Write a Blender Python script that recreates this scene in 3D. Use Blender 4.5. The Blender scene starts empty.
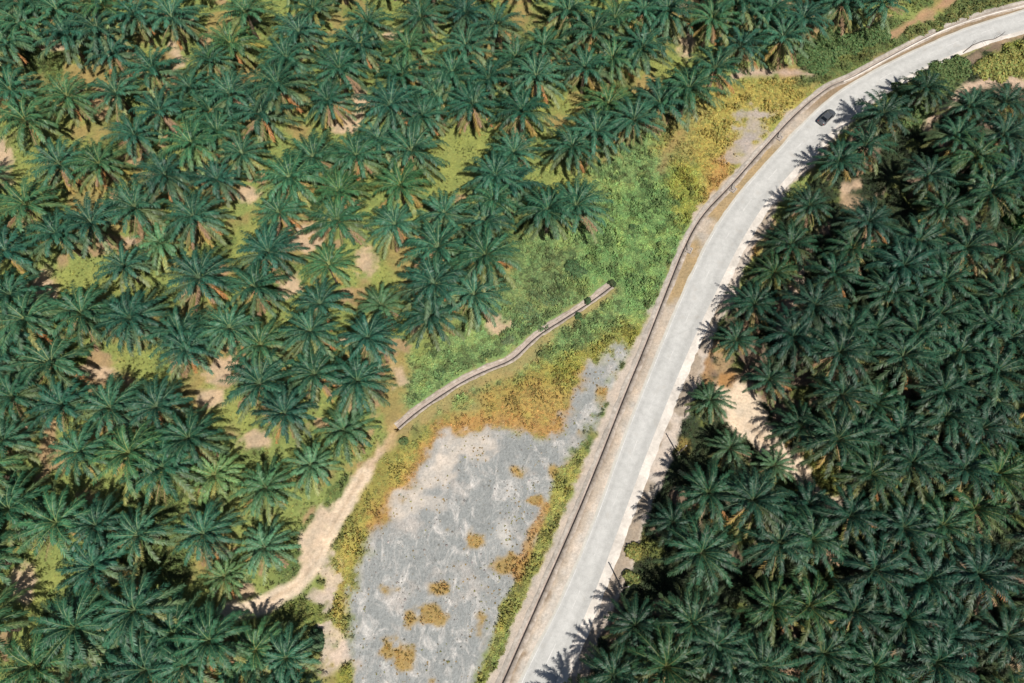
import bpy, bmesh, math, random
import numpy as np
from mathutils import Vector, Matrix
PI = math.pi
R = math.radians
random.seed(11)
rng = np.random.default_rng(5)
scene = bpy.context.scene
COL = scene.collection

# ------------------------------------------------------------------ camera
CAM_H, PITCH, FOC = 125.0, R(70), 731.0
CX, CY = 512.0, 341.5
fwd = np.array([0, math.cos(PITCH), -math.sin(PITCH)])
upv = np.array([0, math.sin(PITCH), math.cos(PITCH)])
cd = bpy.data.cameras.new('camera')
cam = bpy.data.objects.new('camera', cd); COL.objects.link(cam)
cam.location = (0, 0, CAM_H); cam.rotation_euler = (PI/2 - PITCH, 0, 0)
cd.sensor_width = 36; cd.lens = FOC/1024*36; cd.clip_start = 1; cd.clip_end = 8000
scene.camera = cam

def at(px, py, z=0.0):
    """ground (or height z) point of the place seen at that spot of the survey photograph"""
    d = fwd + (px-CX)/FOC*np.array([1.0, 0, 0]) - (py-CY)/FOC*upv
    t = (z-CAM_H)/d[2]
    return np.array([d[0]*t, d[1]*t, z])
def to_map(x, y, z=0.0):
    """world -> survey coordinates, used to lay the drawn-up zones on the ground"""
    rz = z-CAM_H
    dep = y*fwd[1] + rz*fwd[2]
    return CX + FOC*x/dep, CY - FOC*(y*upv[1] + rz*upv[2])/dep

# ------------------------------------------------------------------ light
SH = np.array([-0.43, 0.90]); SH = SH/np.linalg.norm(SH)
EL = R(60)
sd = bpy.data.lights.new('sun', 'SUN'); sd.energy = 5.0; sd.angle = R(0.5); sd.color = (1.0, 0.95, 0.87)
so = bpy.data.objects.new('sun', sd); COL.objects.link(so)
dv = Vector((SH[0]*math.cos(EL), SH[1]*math.cos(EL), -math.sin(EL)))
so.rotation_euler = dv.to_track_quat('-Z', 'Y').to_euler(); so.location = (60, -120, 200)
w = bpy.data.worlds.new('World'); scene.world = w; w.use_nodes = True
nt = w.node_tree; nt.nodes.clear()
sky = nt.nodes.new('ShaderNodeTexSky'); sky.sky_type = 'NISHITA'; sky.sun_disc = False
sky.sun_elevation = EL; sky.sun_rotation = math.atan2(-SH[0], -SH[1])
bg = nt.nodes.new('ShaderNodeBackground'); bg.inputs[1].default_value = 0.05
wo = nt.nodes.new('ShaderNodeOutputWorld')
nt.links.new(sky.outputs[0], bg.inputs[0]); nt.links.new(bg.outputs[0], wo.inputs[0])
vs = scene.view_settings
vs.view_transform = 'Standard'; vs.look = 'None'; vs.exposure = 0.24; vs.gamma = 1.0
try: vs.use_curve_mapping = False
except Exception: pass
scene.render.engine = 'CYCLES'
scene.cycles.max_bounces = 5; scene.cycles.diffuse_bounces = 2; scene.cycles.transparent_max_bounces = 4

# ------------------------------------------------------------------ numpy noise
def _hash(ix, iy, s):
    n = (ix.astype(np.int64)*374761393 + iy.astype(np.int64)*668265263 + s*1274126177) & 0x7fffffff
    n = ((n ^ (n >> 13))*1274126177) & 0x7fffffff
    return ((n ^ (n >> 16)) & 0xffff)/65535.0
def vnoise(x, y, s=0):
    ix, iy = np.floor(x), np.floor(y); fx, fy = x-ix, y-iy
    fx, fy = fx*fx*(3-2*fx), fy*fy*(3-2*fy)
    a, b, c, d = _hash(ix, iy, s), _hash(ix+1, iy, s), _hash(ix, iy+1, s), _hash(ix+1, iy+1, s)
    return (a*(1-fx)+b*fx)*(1-fy) + (c*(1-fx)+d*fx)*fy
def fbm(x, y, s=0, o=4):
    t, a, n = 0, 0.5, 0
    for k in range(o):
        t = t + a*vnoise(x*2**k + 17.3*k, y*2**k - 9.1*k, s+k); n += a; a *= 0.5
    return t/n
def sstep(a, b, x):
    t = np.clip((x-a)/(b-a), 0, 1); return t*t*(3-2*t)
def seg_dist(px, py, pts, closed=False):
    best = np.full(px.shape, 1e9); n = len(pts)
    for i in range(n if closed else n-1):
        ax, ay = pts[i]; bx, by = pts[(i+1) % n]
        dx, dy = bx-ax, by-ay
        t = np.clip(((px-ax)*dx+(py-ay)*dy)/(dx*dx+dy*dy+1e-9), 0, 1)
        best = np.minimum(best, (px-ax-t*dx)**2+(py-ay-t*dy)**2)
    return np.sqrt(best)
def poly_sd(px, py, pts):
    """signed distance, positive inside"""
    ins = np.zeros(px.shape, bool); n = len(pts)
    for i in range(n):
        ax, ay = pts[i]; bx, by = pts[(i+1) % n]
        if ay == by: continue
        c = ((ay > py) != (by > py)) & (px < (bx-ax)*(py-ay)/(by-ay)+ax)
        ins ^= c
    d = seg_dist(px, py, pts, True)
    return np.where(ins, d, -d)
def smooth(pts, n=10):
    """Catmull-Rom through the points"""
    P = [np.array(p, float) for p in pts]; P = [2*P[0]-P[1]]+P+[2*P[-1]-P[-2]]
    out = []
    for i in range(1, len(P)-2):
        for k in range(n):
            t = k/n
            out.append(0.5*((2*P[i])+(-P[i-1]+P[i+1])*t+(2*P[i-1]-5*P[i]+4*P[i+1]-P[i+2])*t*t+(-P[i-1]+3*P[i]-3*P[i+1]+P[i+2])*t**3))
    out.append(P[-2]); return out

# ------------------------------------------------------------------ materials
def new_mat(name):
    m = bpy.data.materials.new(name); m.use_nodes = True
    nt = m.node_tree; nt.nodes.clear()
    return m, nt, nt.nodes.new
def lnk(nt, a, b): nt.links.new(a, b)
def finish(nt, N, col, rough=0.8, bump=None, spec=0.3, transl=0.0, bstr=0.4, bdist=0.05, metal=0.0, coat=0.0):
    p = N('ShaderNodeBsdfPrincipled'); o = N('ShaderNodeOutputMaterial')
    p.inputs['Roughness'].default_value = rough; p.inputs['Specular IOR Level'].default_value = spec
    p.inputs['Metallic'].default_value = metal; p.inputs['Coat Weight'].default_value = coat
    if hasattr(col, 'is_output'): lnk(nt, col, p.inputs['Base Color'])
    else: p.inputs['Base Color'].default_value = (*col, 1)
    if bump is not None:
        b = N('ShaderNodeBump'); b.inputs['Strength'].default_value = bstr; b.inputs['Distance'].default_value = bdist
        lnk(nt, bump, b.inputs['Height']); lnk(nt, b.outputs[0], p.inputs['Normal'])
    out = p.outputs[0]
    if transl:
        t = N('ShaderNodeBsdfTranslucent'); mx = N('ShaderNodeMixShader'); mx.inputs[0].default_value = transl
        if hasattr(col, 'is_output'): lnk(nt, col, t.inputs[0])
        else: t.inputs[0].default_value = (*col, 1)
        lnk(nt, p.outputs[0], mx.inputs[1]); lnk(nt, t.outputs[0], mx.inputs[2]); out = mx.outputs[0]
    lnk(nt, out, o.inputs[0])
def noise(nt, N, scale, detail=4, rough=0.6, vec=None, dist=0.0):
    n = N('ShaderNodeTexNoise'); n.inputs['Scale'].default_value = scale; n.inputs['Detail'].default_value = detail
    n.inputs['Roughness'].default_value = rough; n.inputs['Distortion'].default_value = dist
    if vec is not None: lnk(nt, vec, n.inputs['Vector'])
    return n.outputs[0]
def ramp(nt, N, fac, stops):
    r = N('ShaderNodeValToRGB'); e = r.color_ramp.elements
    while len(e) < len(stops): e.new(0.5)
    for el, (p, c) in zip(e, stops):
        el.position = p; el.color = (*c, 1) if len(c) == 3 else c
    lnk(nt, fac, r.inputs[0]); return r.outputs[0]
def mixc(nt, N, a, b, f, mode='MIX'):
    m = N('ShaderNodeMix'); m.data_type = 'RGBA'; m.blend_type = mode
    for s, v in ((m.inputs[0], f), (m.inputs[6], a), (m.inputs[7], b)):
        if hasattr(v, 'is_output'): lnk(nt, v, s)
        elif isinstance(v, (int, float)): s.default_value = v
        else: s.default_value = (*v, 1)
    return m.outputs[2]
def math_(nt, N, op, a, b=0.5):
    m = N('ShaderNodeMath'); m.operation = op
    for s, v in ((m.inputs[0], a), (m.inputs[1], b)):
        if hasattr(v, 'is_output'): lnk(nt, v, s)
        else: s.default_value = v
    return m.outputs[0]
def obj_coord(nt, N): return N('ShaderNodeTexCoord').outputs['Object']
def attr(nt, N, name):
    a = N('ShaderNodeAttribute'); a.attribute_name = name; return a

def mat_ground():
    m, nt, N = new_mat('soil_and_low_growth')
    co = obj_coord(nt, N); c = attr(nt, N, 'Col').outputs['Color']; rk = attr(nt, N, 'rock').outputs['Fac']
    f1 = noise(nt, N, 2.2, 5, 0.7, co); f2 = noise(nt, N, 0.35, 4, 0.6, co)
    g1 = ramp(nt, N, f1, [(0.28, (0.72,)*3), (0.72, (1.22,)*3)])
    g2 = ramp(nt, N, f2, [(0.3, (0.82, 0.85, 0.86)), (0.7, (1.18, 1.12, 1.05))])
    col = mixc(nt, N, mixc(nt, N, c, g1, 1.0, 'MULTIPLY'), g2, 1.0, 'MULTIPLY')
    # bare stony ground: scraped streaks, chalky dust, darker grit
    mp = N('ShaderNodeMapping'); mp.inputs['Rotation'].default_value = (0, 0, R(-32)); mp.inputs['Scale'].default_value = (1.0, 0.62, 1.0)
    lnk(nt, co, mp.inputs[0])
    s1 = noise(nt, N, 0.30, 9, 0.70, mp.outputs[0], 1.4); s2 = noise(nt, N, 3.2, 6, 0.75, mp.outputs[0], 0.3); s3 = noise(nt, N, 0.13, 4, 0.6, co)
    dust = mixc(nt, N, (0.225, 0.234, 0.228), (0.50, 0.472, 0.44), ramp(nt, N, s1, [(0.49, (0,)*3), (0.56, (0.30,)*3), (0.68, (1,)*3)]))
    dust = mixc(nt, N, dust, (0.46, 0.40, 0.35), math_(nt, N, 'MULTIPLY', ramp(nt, N, s3, [(0.54, (0,)*3), (0.68, (1,)*3)]), 0.5))
    grit = ramp(nt, N, s2, [(0.30, (0.72,)*3), (0.46, (0.98,)*3), (0.72, (1.18,)*3)])
    s4 = noise(nt, N, 1.5, 8, 0.8, mp.outputs[0], 2.2)
    grit = mixc(nt, N, grit, ramp(nt, N, s4, [(0.34, (0.74,)*3), (0.48, (1.0,)*3), (0.62, (1.25,)*3)]), 1.0, 'MULTIPLY')
    stone = mixc(nt, N, dust, grit, 1.0, 'MULTIPLY')
    col = mixc(nt, N, col, stone, rk)
    h = math_(nt, N, 'ADD', noise(nt, N, 1.3, 6, 0.7, co), math_(nt, N, 'MULTIPLY', f1, 0.5))
    finish(nt, N, col, 0.95, h, 0.1, bstr=0.8, bdist=0.18)
    return m
def mat_tuft(name, lo=0.6, hi=1.35, transl=0.25):
    m, nt, N = new_mat(name)
    c = attr(nt, N, 'Col').outputs['Color']
    n = noise(nt, N, 6, 2, 0.5, obj_coord(nt, N))
    col = mixc(nt, N, c, ramp(nt, N, n, [(0.3, (lo,)*3), (0.7, (hi,)*3)]), 1.0, 'MULTIPLY')
    finish(nt, N, col, 0.7, None, 0.25, transl)
    return m
def mat_frond():
    m, nt, N = new_mat('palm_frond_leaflets')
    c = attr(nt, N, 'Col').outputs['Color']
    oi = N('ShaderNodeObjectInfo')
    tone = ramp(nt, N, oi.outputs['Random'], [(0.0, (0.70, 0.84, 0.92)), (0.45, (1.0, 1.0, 0.98)), (0.85, (1.15, 1.08, 0.96)), (1.0, (1.65, 1.28, 0.85))])
    n = noise(nt, N, 2.0, 2, 0.5, obj_coord(nt, N))
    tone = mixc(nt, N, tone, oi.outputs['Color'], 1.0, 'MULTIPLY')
    col = mixc(nt, N, mixc(nt, N, c, tone, 1.0, 'MULTIPLY'), ramp(nt, N, n, [(0.3, (0.75,)*3), (0.7, (1.25,)*3)]), 1.0, 'MULTIPLY')
    finish(nt, N, col, 0.47, None, 0.30, 0.06)
    return m
def mat_dead():
    m, nt, N = new_mat('dead_palm_frond')
    c = attr(nt, N, 'Col').outputs['Color']
    n = noise(nt, N, 3.0, 3, 0.6, obj_coord(nt, N))
    col = mixc(nt, N, c, ramp(nt, N, n, [(0.3, (0.7,)*3), (0.7, (1.3,)*3)]), 1.0, 'MULTIPLY')
    finish(nt, N, col, 0.8, None, 0.2, 0.15)
    return m
def mat_bark():
    m, nt, N = new_mat('palm_trunk_bark')
    co = obj_coord(nt, N)
    n = noise(nt, N, 5, 5, 0.7, co)
    col = ramp(nt, N, n, [(0.3, (0.045, 0.035, 0.025)), (0.6, (0.13, 0.10, 0.07)), (0.8, (0.2, 0.16, 0.11))])
    finish(nt, N, col, 0.95, n, 0.1)
    return m
def mat_road():
    m, nt, N = new_mat('sun_bleached_asphalt')
    co = obj_coord(nt, N); a = attr(nt, N, 'across').outputs['Fac']
    f = noise(nt, N, 9, 5, 0.75, co); p = noise(nt, N, 0.16, 5, 0.6, co); s = noise(nt, N, 0.9, 5, 0.65, co)
    col = ramp(nt, N, p, [(0.3, (0.415, 0.412, 0.395)), (0.7, (0.46, 0.455, 0.437))])
    col = mixc(nt, N, col, ramp(nt, N, f, [(0.3, (0.85,)*3), (0.7, (1.12,)*3)]), 1.0, 'MULTIPLY')
    col = mixc(nt, N, col, ramp(nt, N, s, [(0.35, (0.90,)*3), (0.62, (1.05,)*3)]), 1.0, 'MULTIPLY')
    cr = N('ShaderNodeTexVoronoi'); cr.feature = 'DISTANCE_TO_EDGE'; cr.inputs['Scale'].default_value = 0.16; lnk(nt, co, cr.inputs['Vector'])
    crack = ramp(nt, N, cr.outputs['Distance'], [(0.0, (0.95,)*3), (0.008, (0.97,)*3), (0.016, (1.0,)*3)])
    col = mixc(nt, N, col, crack, 1.0, 'MULTIPLY')
    st = noise(nt, N, 0.45, 3, 0.5, co); col = mixc(nt, N, col, ramp(nt, N, st, [(0.60, (1,)*3), (0.72, (0.86, 0.84, 0.82))]), 1.0, 'MULTIPLY')
    # wheel tracks worn a touch darker, dust blown on from the edges
    tr = ramp(nt, N, a, [(0.0, (1.12, 1.08, 1.0)), (0.08, (1.0,)*3), (0.20, (0.90,)*3), (0.30, (0.99,)*3), (0.5, (1.03,)*3), (0.70, (0.99,)*3), (0.80, (0.89,)*3)])
    col = mixc(nt, N, col, tr, 1.0, 'MULTIPLY')
    finish(nt, N, col, 0.9, f, 0.2, bstr=0.2, bdist=0.01)
    return m
def mat_mottle(name, lo, hi, scale=3.0, rough=0.9, bd=0.03, spec=0.2, metal=0.0, coat=0.0):
    m, nt, N = new_mat(name)
    co = obj_coord(nt, N); n = noise(nt, N, scale, 5, 0.7, co); k = noise(nt, N, scale*0.12, 3, 0.6, co)
    col = mixc(nt, N, ramp(nt, N, n, [(0.3, lo), (0.7, hi)]), ramp(nt, N, k, [(0.35, (0.8,)*3), (0.65, (1.15,)*3)]), 1.0, 'MULTIPLY')
    finish(nt, N, col, rough, n, spec, bstr=0.4, bdist=bd, metal=metal, coat=coat)
    return m
def mat_plain(name, c, rough=0.5, spec=0.5, metal=0.0, coat=0.0):
    m, nt, N = new_mat(name)
    n = noise(nt, N, 4, 3, 0.6, obj_coord(nt, N))
    col = mixc(nt, N, c, ramp(nt, N, n, [(0.3, (0.88,)*3), (0.7, (1.1,)*3)]), 1.0, 'MULTIPLY')
    finish(nt, N, col, rough, None, spec, metal=metal, coat=coat)
    return m
M_GROUND = mat_ground(); M_TUFT = mat_tuft('fern_leaves'); M_SHRUB = mat_tuft('shrub_leaves', 0.55, 1.4)
M_FROND = mat_frond(); M_DEAD = mat_dead(); M_BARK = mat_bark(); M_ROAD = mat_road()
M_CONC = mat_mottle('weathered_concrete', (0.23, 0.20, 0.17), (0.43, 0.39, 0.345), 1.6)
M_DRAIN = mat_mottle('silted_drain_floor', (0.27, 0.225, 0.195), (0.42, 0.355, 0.315), 2.0)
M_SILT = mat_mottle('silted_concrete_lip', (0.22, 0.175, 0.135), (0.47, 0.41, 0.355), 1.3)
M_SHOULDER = mat_mottle('pale_paved_shoulder', (0.48, 0.44, 0.395), (0.63, 0.585, 0.53), 2.0)
M_LINE = mat_mottle('worn_white_line', (0.46, 0.452, 0.435), (0.58, 0.57, 0.55), 3.0)
M_WOOD = mat_mottle('grey_weathered_timber', (0.10, 0.08, 0.065), (0.22, 0.18, 0.15), 6.0)
M_STEEL = mat_plain('galvanised_steel', (0.45, 0.45, 0.45), 0.45, 0.5, 0.7)
M_TWIG = mat_mottle('dead_twig', (0.07, 0.05, 0.045), (0.16, 0.12, 0.10), 6.0)
M_PAINT = mat_plain('dark_grey_car_paint', (0.085, 0.092, 0.10), 0.3, 0.5, 0.3, 0.9)
M_GLASS = mat_plain('tinted_car_glass', (0.006, 0.008, 0.010), 0.06, 0.6)
M_TYRE = mat_plain('tyre_rubber', (0.015, 0.015, 0.016), 0.85, 0.2)
M_RIM = mat_plain('alloy_rim', (0.5, 0.5, 0.52), 0.35, 0.5, 0.9)
M_LAMP = mat_plain('clear_headlamp', (0.75, 0.77, 0.78), 0.1, 0.6)
M_RED = mat_plain('red_tail_lamp', (0.35, 0.012, 0.01), 0.2, 0.5)
M_PLATE = mat_plain('blank_black_plate', (0.02, 0.02, 0.02), 0.5, 0.4)

# ------------------------------------------------------------------ object helpers
def link_mesh(name, me, mat, parent=None):
    o = bpy.data.objects.new(name, me); COL.objects.link(o)
    if mat is not None and not me.materials: me.materials.append(mat)
    if parent is not None: o.parent = parent
    return o
def np_mesh(name, verts, faces, cols=None, extra=None, smooth_=False):
    """verts (n,3); faces: list of arrays (m,k) with one k each; cols per vertex (n,3)"""
    me = bpy.data.meshes.new(name)
    verts = np.asarray(verts, np.float32)
    loops = np.concatenate([f.reshape(-1) for f in faces]).astype(np.int32)
    tot = np.concatenate([np.full(len(f), f.shape[1]) for f in faces]).astype(np.int32)
    st = np.concatenate([[0], np.cumsum(tot)[:-1]]).astype(np.int32)
    me.vertices.add(len(verts)); me.vertices.foreach_set('co', verts.reshape(-1))
    me.loops.add(len(loops)); me.loops.foreach_set('vertex_index', loops)
    me.polygons.add(len(tot)); me.polygons.foreach_set('loop_start', st); me.polygons.foreach_set('loop_total', tot)
    if smooth_: me.polygons.foreach_set('use_smooth', np.ones(len(tot), bool))
    me.update(calc_edges=True)
    if cols is not None:
        a = me.attributes.new('Col', 'FLOAT_COLOR', 'POINT')
        a.data.foreach_set('color', np.concatenate([cols, np.ones((len(cols), 1))], 1).astype(np.float32).reshape(-1))
    for k, v in (extra or {}).items():
        a = me.attributes.new(k, 'FLOAT', 'POINT'); a.data.foreach_set('value', np.asarray(v, np.float32))
    return me
def tag(o, label=None, cat=None, group=None, kind=None):
    if label: o['label'] = label
    if cat: o['category'] = cat
    if group: o['group'] = group
    if kind: o['kind'] = kind
    return o
def thing(name, label, cat, loc, rotz=0.0, group=None, scale=1.0):
    o = bpy.data.objects.new(name, None); COL.objects.link(o)
    o.empty_display_size = 0.5
    o.location = loc; o.rotation_euler = (0, 0, rotz); o.scale = (scale,)*3
    return tag(o, label, cat, group)
def bm_mesh(name, bm, mat, parent=None, smooth_=False, bevel=0.0):
    if bevel: bmesh.ops.bevel(bm, geom=[e for e in bm.edges if e.calc_face_angle(0) > 0.6], offset=bevel, segments=2, affect='EDGES')
    bmesh.ops.recalc_face_normals(bm, faces=bm.faces)
    me = bpy.data.meshes.new(name); bm.to_mesh(me); bm.free()
    if smooth_: me.polygons.foreach_set('use_smooth', [True]*len(me.polygons))
    return link_mesh(name, me, mat, parent)
def add_box(bm, c, s, rz=0.0):
    r = bmesh.ops.create_cube(bm, size=1.0)
    for v in r['verts']: v.co = Matrix.Rotation(rz, 3, 'Z') @ Vector((v.co.x*s[0], v.co.y*s[1], v.co.z*s[2])) + Vector(c)
def add_tube(bm, pts, rad, n=8):
    """tube through points, radius per point"""
    rings = []
    for i, p in enumerate(pts):
        p = Vector(p); a = Vector(pts[max(i-1, 0)]); b = Vector(pts[min(i+1, len(pts)-1)])
        q = (b-a).to_track_quat('Z', 'Y')
        r = rad[i] if hasattr(rad, '__len__') else rad
        rings.append([bm.verts.new(p + q @ Vector((r*math.cos(2*PI*k/n), r*math.sin(2*PI*k/n), 0))) for k in range(n)])
    for a, b in zip(rings, rings[1:]):
        for k in range(n): bm.faces.new((a[k], a[(k+1) % n], b[(k+1) % n], b[k]))
    bm.faces.new(rings[0][::-1]); bm.faces.new(rings[-1])
def sweep(path, prof):
    """profile [(offset to the right of travel, z)] swept along world path -> verts, quads"""
    P = np.array(path, float); T = np.gradient(P[:, :2], axis=0); T /= np.linalg.norm(T, axis=1)[:, None]
    Nn = np.stack([T[:, 1], -T[:, 0]], 1); k = len(prof); V = []
    for (o, z) in prof:
        V.append(np.concatenate([P[:, :2]+Nn*o, np.full((len(P), 1), z)], 1))
    V = np.stack(V, 1).reshape(-1, 3); F = []
    n = len(P)
    i = np.arange(n-1)[:, None]*k + np.arange(k-1)[None]
    F = np.stack([i, i+1, i+k+1, i+k], -1).reshape(-1, 4)
    return V, F
PALMS = [(21,23),(66,36),(96,28),(112,54),(171,17),(152,69),(66,96),(116,93),(11,91),(134,15),(159,110),(4,41),(58,11),(104,7),(26,4),(231,45),(210,60),(231,95),
(287,59),(278,86),(261,114),(313,9),(299,33),(339,69),(328,100),(191,88),(246,14),(210,112),(368,23),(358,47),(409,49),(421,17),(465,13),(467,47),(496,24),
(452,74),(402,76),(436,95),(489,79),(473,104),(390,105),(423,116),(516,58),(568,12),(615,18),(543,46),(613,58),(642,47),(585,69),(536,77),(608,105),(661,102),
(522,112),(644,11),(668,11),(593,31),(514,152),(572,147),(596,133),(634,120),(548,211),(576,206),(510,185),(713,19),(741,45),(784,36),(715,69),(689,90),
(757,14),(772,10),(803,18),(843,2),(883,3),(738,3),(927,88),(884,113),(1006,102),(970,107),(866,145),(930,175),(958,136),(1013,175),(977,157),(946,208),
(869,222),(992,191),(1004,135),(840,161),(810,205),(792,245),(775,273),(755,304),(835,274),(815,306),(737,340),(794,337),(853,248),(849,329),(919,241),
(967,248),(1007,253),(891,292),(945,281),(1002,297),(876,329),(940,315),(904,266),(988,325),(918,332),(770,379),(711,400),(840,353),(844,395),(801,427),
(731,448),(838,439),(904,356),(960,353),(996,372),(876,404),(944,391),(862,432),(902,432),(948,416),(983,428),(990,400),(1010,338),(709,493),(754,501),
(775,465),(780,544),(809,505),(702,553),(673,523),(872,474),(913,463),(851,516),(904,528),(976,509),(943,526),(965,470),(998,475),(636,626),(693,623),(716,646),
(614,676),(667,667),(774,607),(810,607),(855,612),(825,654),(875,571),(876,667),(735,670),(762,667),(813,539),(928,580),(979,575),(949,635),(1007,637),
(937,662),(907,620),(25,120),(134,135),(59,164),(99,164),(165,175),(26,205),(135,208),(91,223),(56,234),(217,133),(192,145),(242,154),(217,180),(194,217),
(279,212),(290,178),(314,157),(340,193),(338,221),(329,265),(320,303),(395,224),(438,248),(434,284),(381,306),(474,295),(444,213),(486,222),(401,186),(431,317),
(310,332),(268,252),(486,256),(368,338),(378,140),(411,151),(356,156),(495,175),(493,200),(357,381),(345,431),(315,374),(285,414),(311,466),(266,488),(186,349),
(229,328),(261,346),(260,384),(188,439),(199,278),(255,287),(179,334),(161,243),(124,267),(6,253),(81,314),(130,318),(11,296),(26,320),(50,363),(12,397),
(61,405),(110,408),(156,407),(4,345),(78,452),(129,454),(162,468),(8,510),(56,523),(95,526),(138,535),(3,442),(215,475),(203,534),(265,548),(93,567),(225,577),
(74,628),(134,611),(172,634),(210,641),(34,667),(104,654),(145,670),(255,650),(286,658),(238,668),(185,665),]
# ------------------------------------------------------------------ drawn-up lines of the place
ROAD_L = [(497,742),(519,683),(549.5,623),(566,588),(597,513),(622,442),(662,342),(687,283),(709,238),(733,201),(761,169),(785,142),(813,113),(844,88),(897,59),(942,38),(985,22),(1024,10),(1075,-4),(1140,-18)]
ROAD_R = [(534,742),(556,683),(584,617),(601,576),(624,513),(659,422),(692,342),(712,300),(735,253),(749,228),(768,199),(793,170),(821,142),(844,119),(870,99),(905,77),(942,59),(974,45),(1002,36),(1024,30),(1085,13),(1150,0)]
DRAIN_BIG = [(470,750),(500,687),(512,660),(543,590),(574,520),(602,452),(626,391),(645,345),(672,276),(687,241),(703,214),(733,182),(764,147),(797,112),(829,86),(850,77),(879,61),(919.6,39.5),(949,26),(985,14),(1024,4),(1080,-9),(1145,-21)]
DRAIN_SMALL = [(397,427),(413,413),(430,401),(463.5,379.5),(490,367),(512,358),(534.5,336.5),(562,318.5),(589.5,301),(611,285)]
def resamp(pts, step):
    P = np.array(pts); s = np.concatenate([[0], np.cumsum(np.linalg.norm(np.diff(P, axis=0), axis=1))])
    t = np.linspace(0, s[-1], max(2, int(s[-1]/step)))
    return np.stack([np.interp(t, s, P[:, k]) for k in range(2)], 1)
def world_line(px, step=1.0):
    return resamp([at(*p)[:2] for p in smooth(px, 8)], step)
W_L, W_R = world_line(ROAD_L), world_line(ROAD_R)
n_r = 230
W_L = resamp(W_L, 0.1); W_R = resamp(W_R, 0.1)
def uni(P, n):
    s = np.concatenate([[0], np.cumsum(np.linalg.norm(np.diff(P, axis=0), axis=1))])
    t = np.linspace(0, s[-1], n); return np.stack([np.interp(t, s, P[:, k]) for k in range(2)], 1)
W_C = (uni(W_L, n_r)+uni(W_R, n_r))/2
for _ in range(8): W_C[1:-1] = (W_C[:-2]+2*W_C[1:-1]+W_C[2:])/4
def near_half():
    """half width along the centre line, smoothed"""
    h = np.array([(np.min(np.hypot(*(W_L-c).T)) + np.min(np.hypot(*(W_R-c).T)))/2 for c in W_C])
    for _ in range(40): h[1:-1] = (h[:-2]+h[1:-1]+h[2:])/3
    return h
W_H = near_half()
W_D = world_line(DRAIN_BIG, 0.8); W_DS = world_line(DRAIN_SMALL, 0.7)
for P in (W_D, W_DS):
    for _ in range(6): P[1:-1] = (P[:-2]+2*P[1:-1]+P[2:])/4

def relief(x, y):
    d = np.minimum(seg_dist(x, y, W_C[::6]), np.minimum(seg_dist(x, y, W_D[::5]), seg_dist(x, y, W_DS[::3])))
    k = sstep(4.0, 12.0, d)
    return k*(0.9*(fbm(x/17, y/17, 3, 3)-0.5) + 0.35*(fbm(x/4.0, y/4.0, 9, 3)-0.5)) + sstep(1.5, 4, d)*0.10*(fbm(x/1.1, y/1.1, 21, 2)-0.5)

# ------------------------------------------------------------------ ground: zones of soil and growth
LIME, OCHRE, PEACH, SAND = (0.195,0.235,0.075), (0.27,0.205,0.085), (0.45,0.335,0.23), (0.57,0.465,0.355)
GREEN, DKGREEN, YELLOW, ORANGE = (0.165,0.25,0.092), (0.055,0.10,0.035), (0.33,0.285,0.08), (0.34,0.21,0.075)
VERGE, BROWN, PINK = (0.42,0.36,0.30), (0.27,0.19,0.12), (0.40,0.32,0.28)
class Paint:
    def __init__(s, x, y):
        s.x, s.y = x, y; s.px, s.py = to_map(x, y)
        s.n1 = fbm(x/6.0, y/6.0, 31, 4)-0.5; s.n2 = fbm(x/1.4, y/1.4, 47, 4)-0.5
        s.col = np.zeros((len(x), 3)); s.rock = np.zeros(len(x)); s.veg = np.zeros(len(x)); s.cls = np.zeros(len(x), int)
    def wob(s, d, amp): return d + amp*(s.n1*1.6+s.n2*1.5)
    def put(s, a, c, veg=None, rock=0.0, cls=None):
        s.col += (np.array(c)-s.col)*a[:, None]; s.rock += (rock-s.rock)*a
        if veg is not None: s.veg += (veg-s.veg)*a
        if cls is not None: s.cls[a > 0.5] = cls
    def poly(s, pts, c, f=6, amp=10, k=1.0, **kw):
        d = s.wob(poly_sd(s.px, s.py, pts), amp); s.put(sstep(-f, f, d)*k, c, **kw)
    def line(s, pts, wd, c, f=4, amp=6, k=1.0, **kw):
        pts = smooth(pts, 5); d = s.wob(wd-seg_dist(s.px, s.py, pts), amp); s.put(sstep(-f, f, d)*k, c, **kw)
    def spot(s, x, y, r, c, f=6, amp=14, k=1.0, ry=None, **kw):
        ry = ry or r*0.8
        d = s.wob((1-np.hypot((s.px-x)/r, (s.py-y)/ry))*r, amp); s.put(sstep(-f, f, d)*k, c, **kw)

P_ROCK = [(340,720),(350,640),(348,600),(362,565),(375,532),(396,512),(420,470),(443,440),(470,437),(498,428),(522,432),(553,441),(566,425),(572,398),(588,366),(622,344),(626,352),(606,395),(594,432),(574,450),(556,482),(546,520),(524,580),(492,640),(462,720)]
P_GREEN = [(398,408),(408,360),(440,330),(490,310),(505,270),(520,240),(545,228),(600,222),(590,170),(612,138),(650,128),(690,160),(706,182),(700,214),(672,270),(645,325),(610,350),(560,375),(500,405),(430,430),(400,436)]
P_YEL_LO = [(645,330),(625,350),(590,366),(574,400),(566,427),(553,442),(500,430),(470,440),(443,442),(420,470),(396,514),(375,533),(362,565),(350,600),(350,640),(332,640),(322,610),(330,555),(352,505),(376,468),(410,440),(470,418),(540,372),(600,340)]
P_YEL_UP = [(655,150),(690,110),(708,84),(740,77),(802,76),(826,86),(800,110),(770,138),(735,178),(706,212),(694,206),(698,170),(680,150)]
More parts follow.
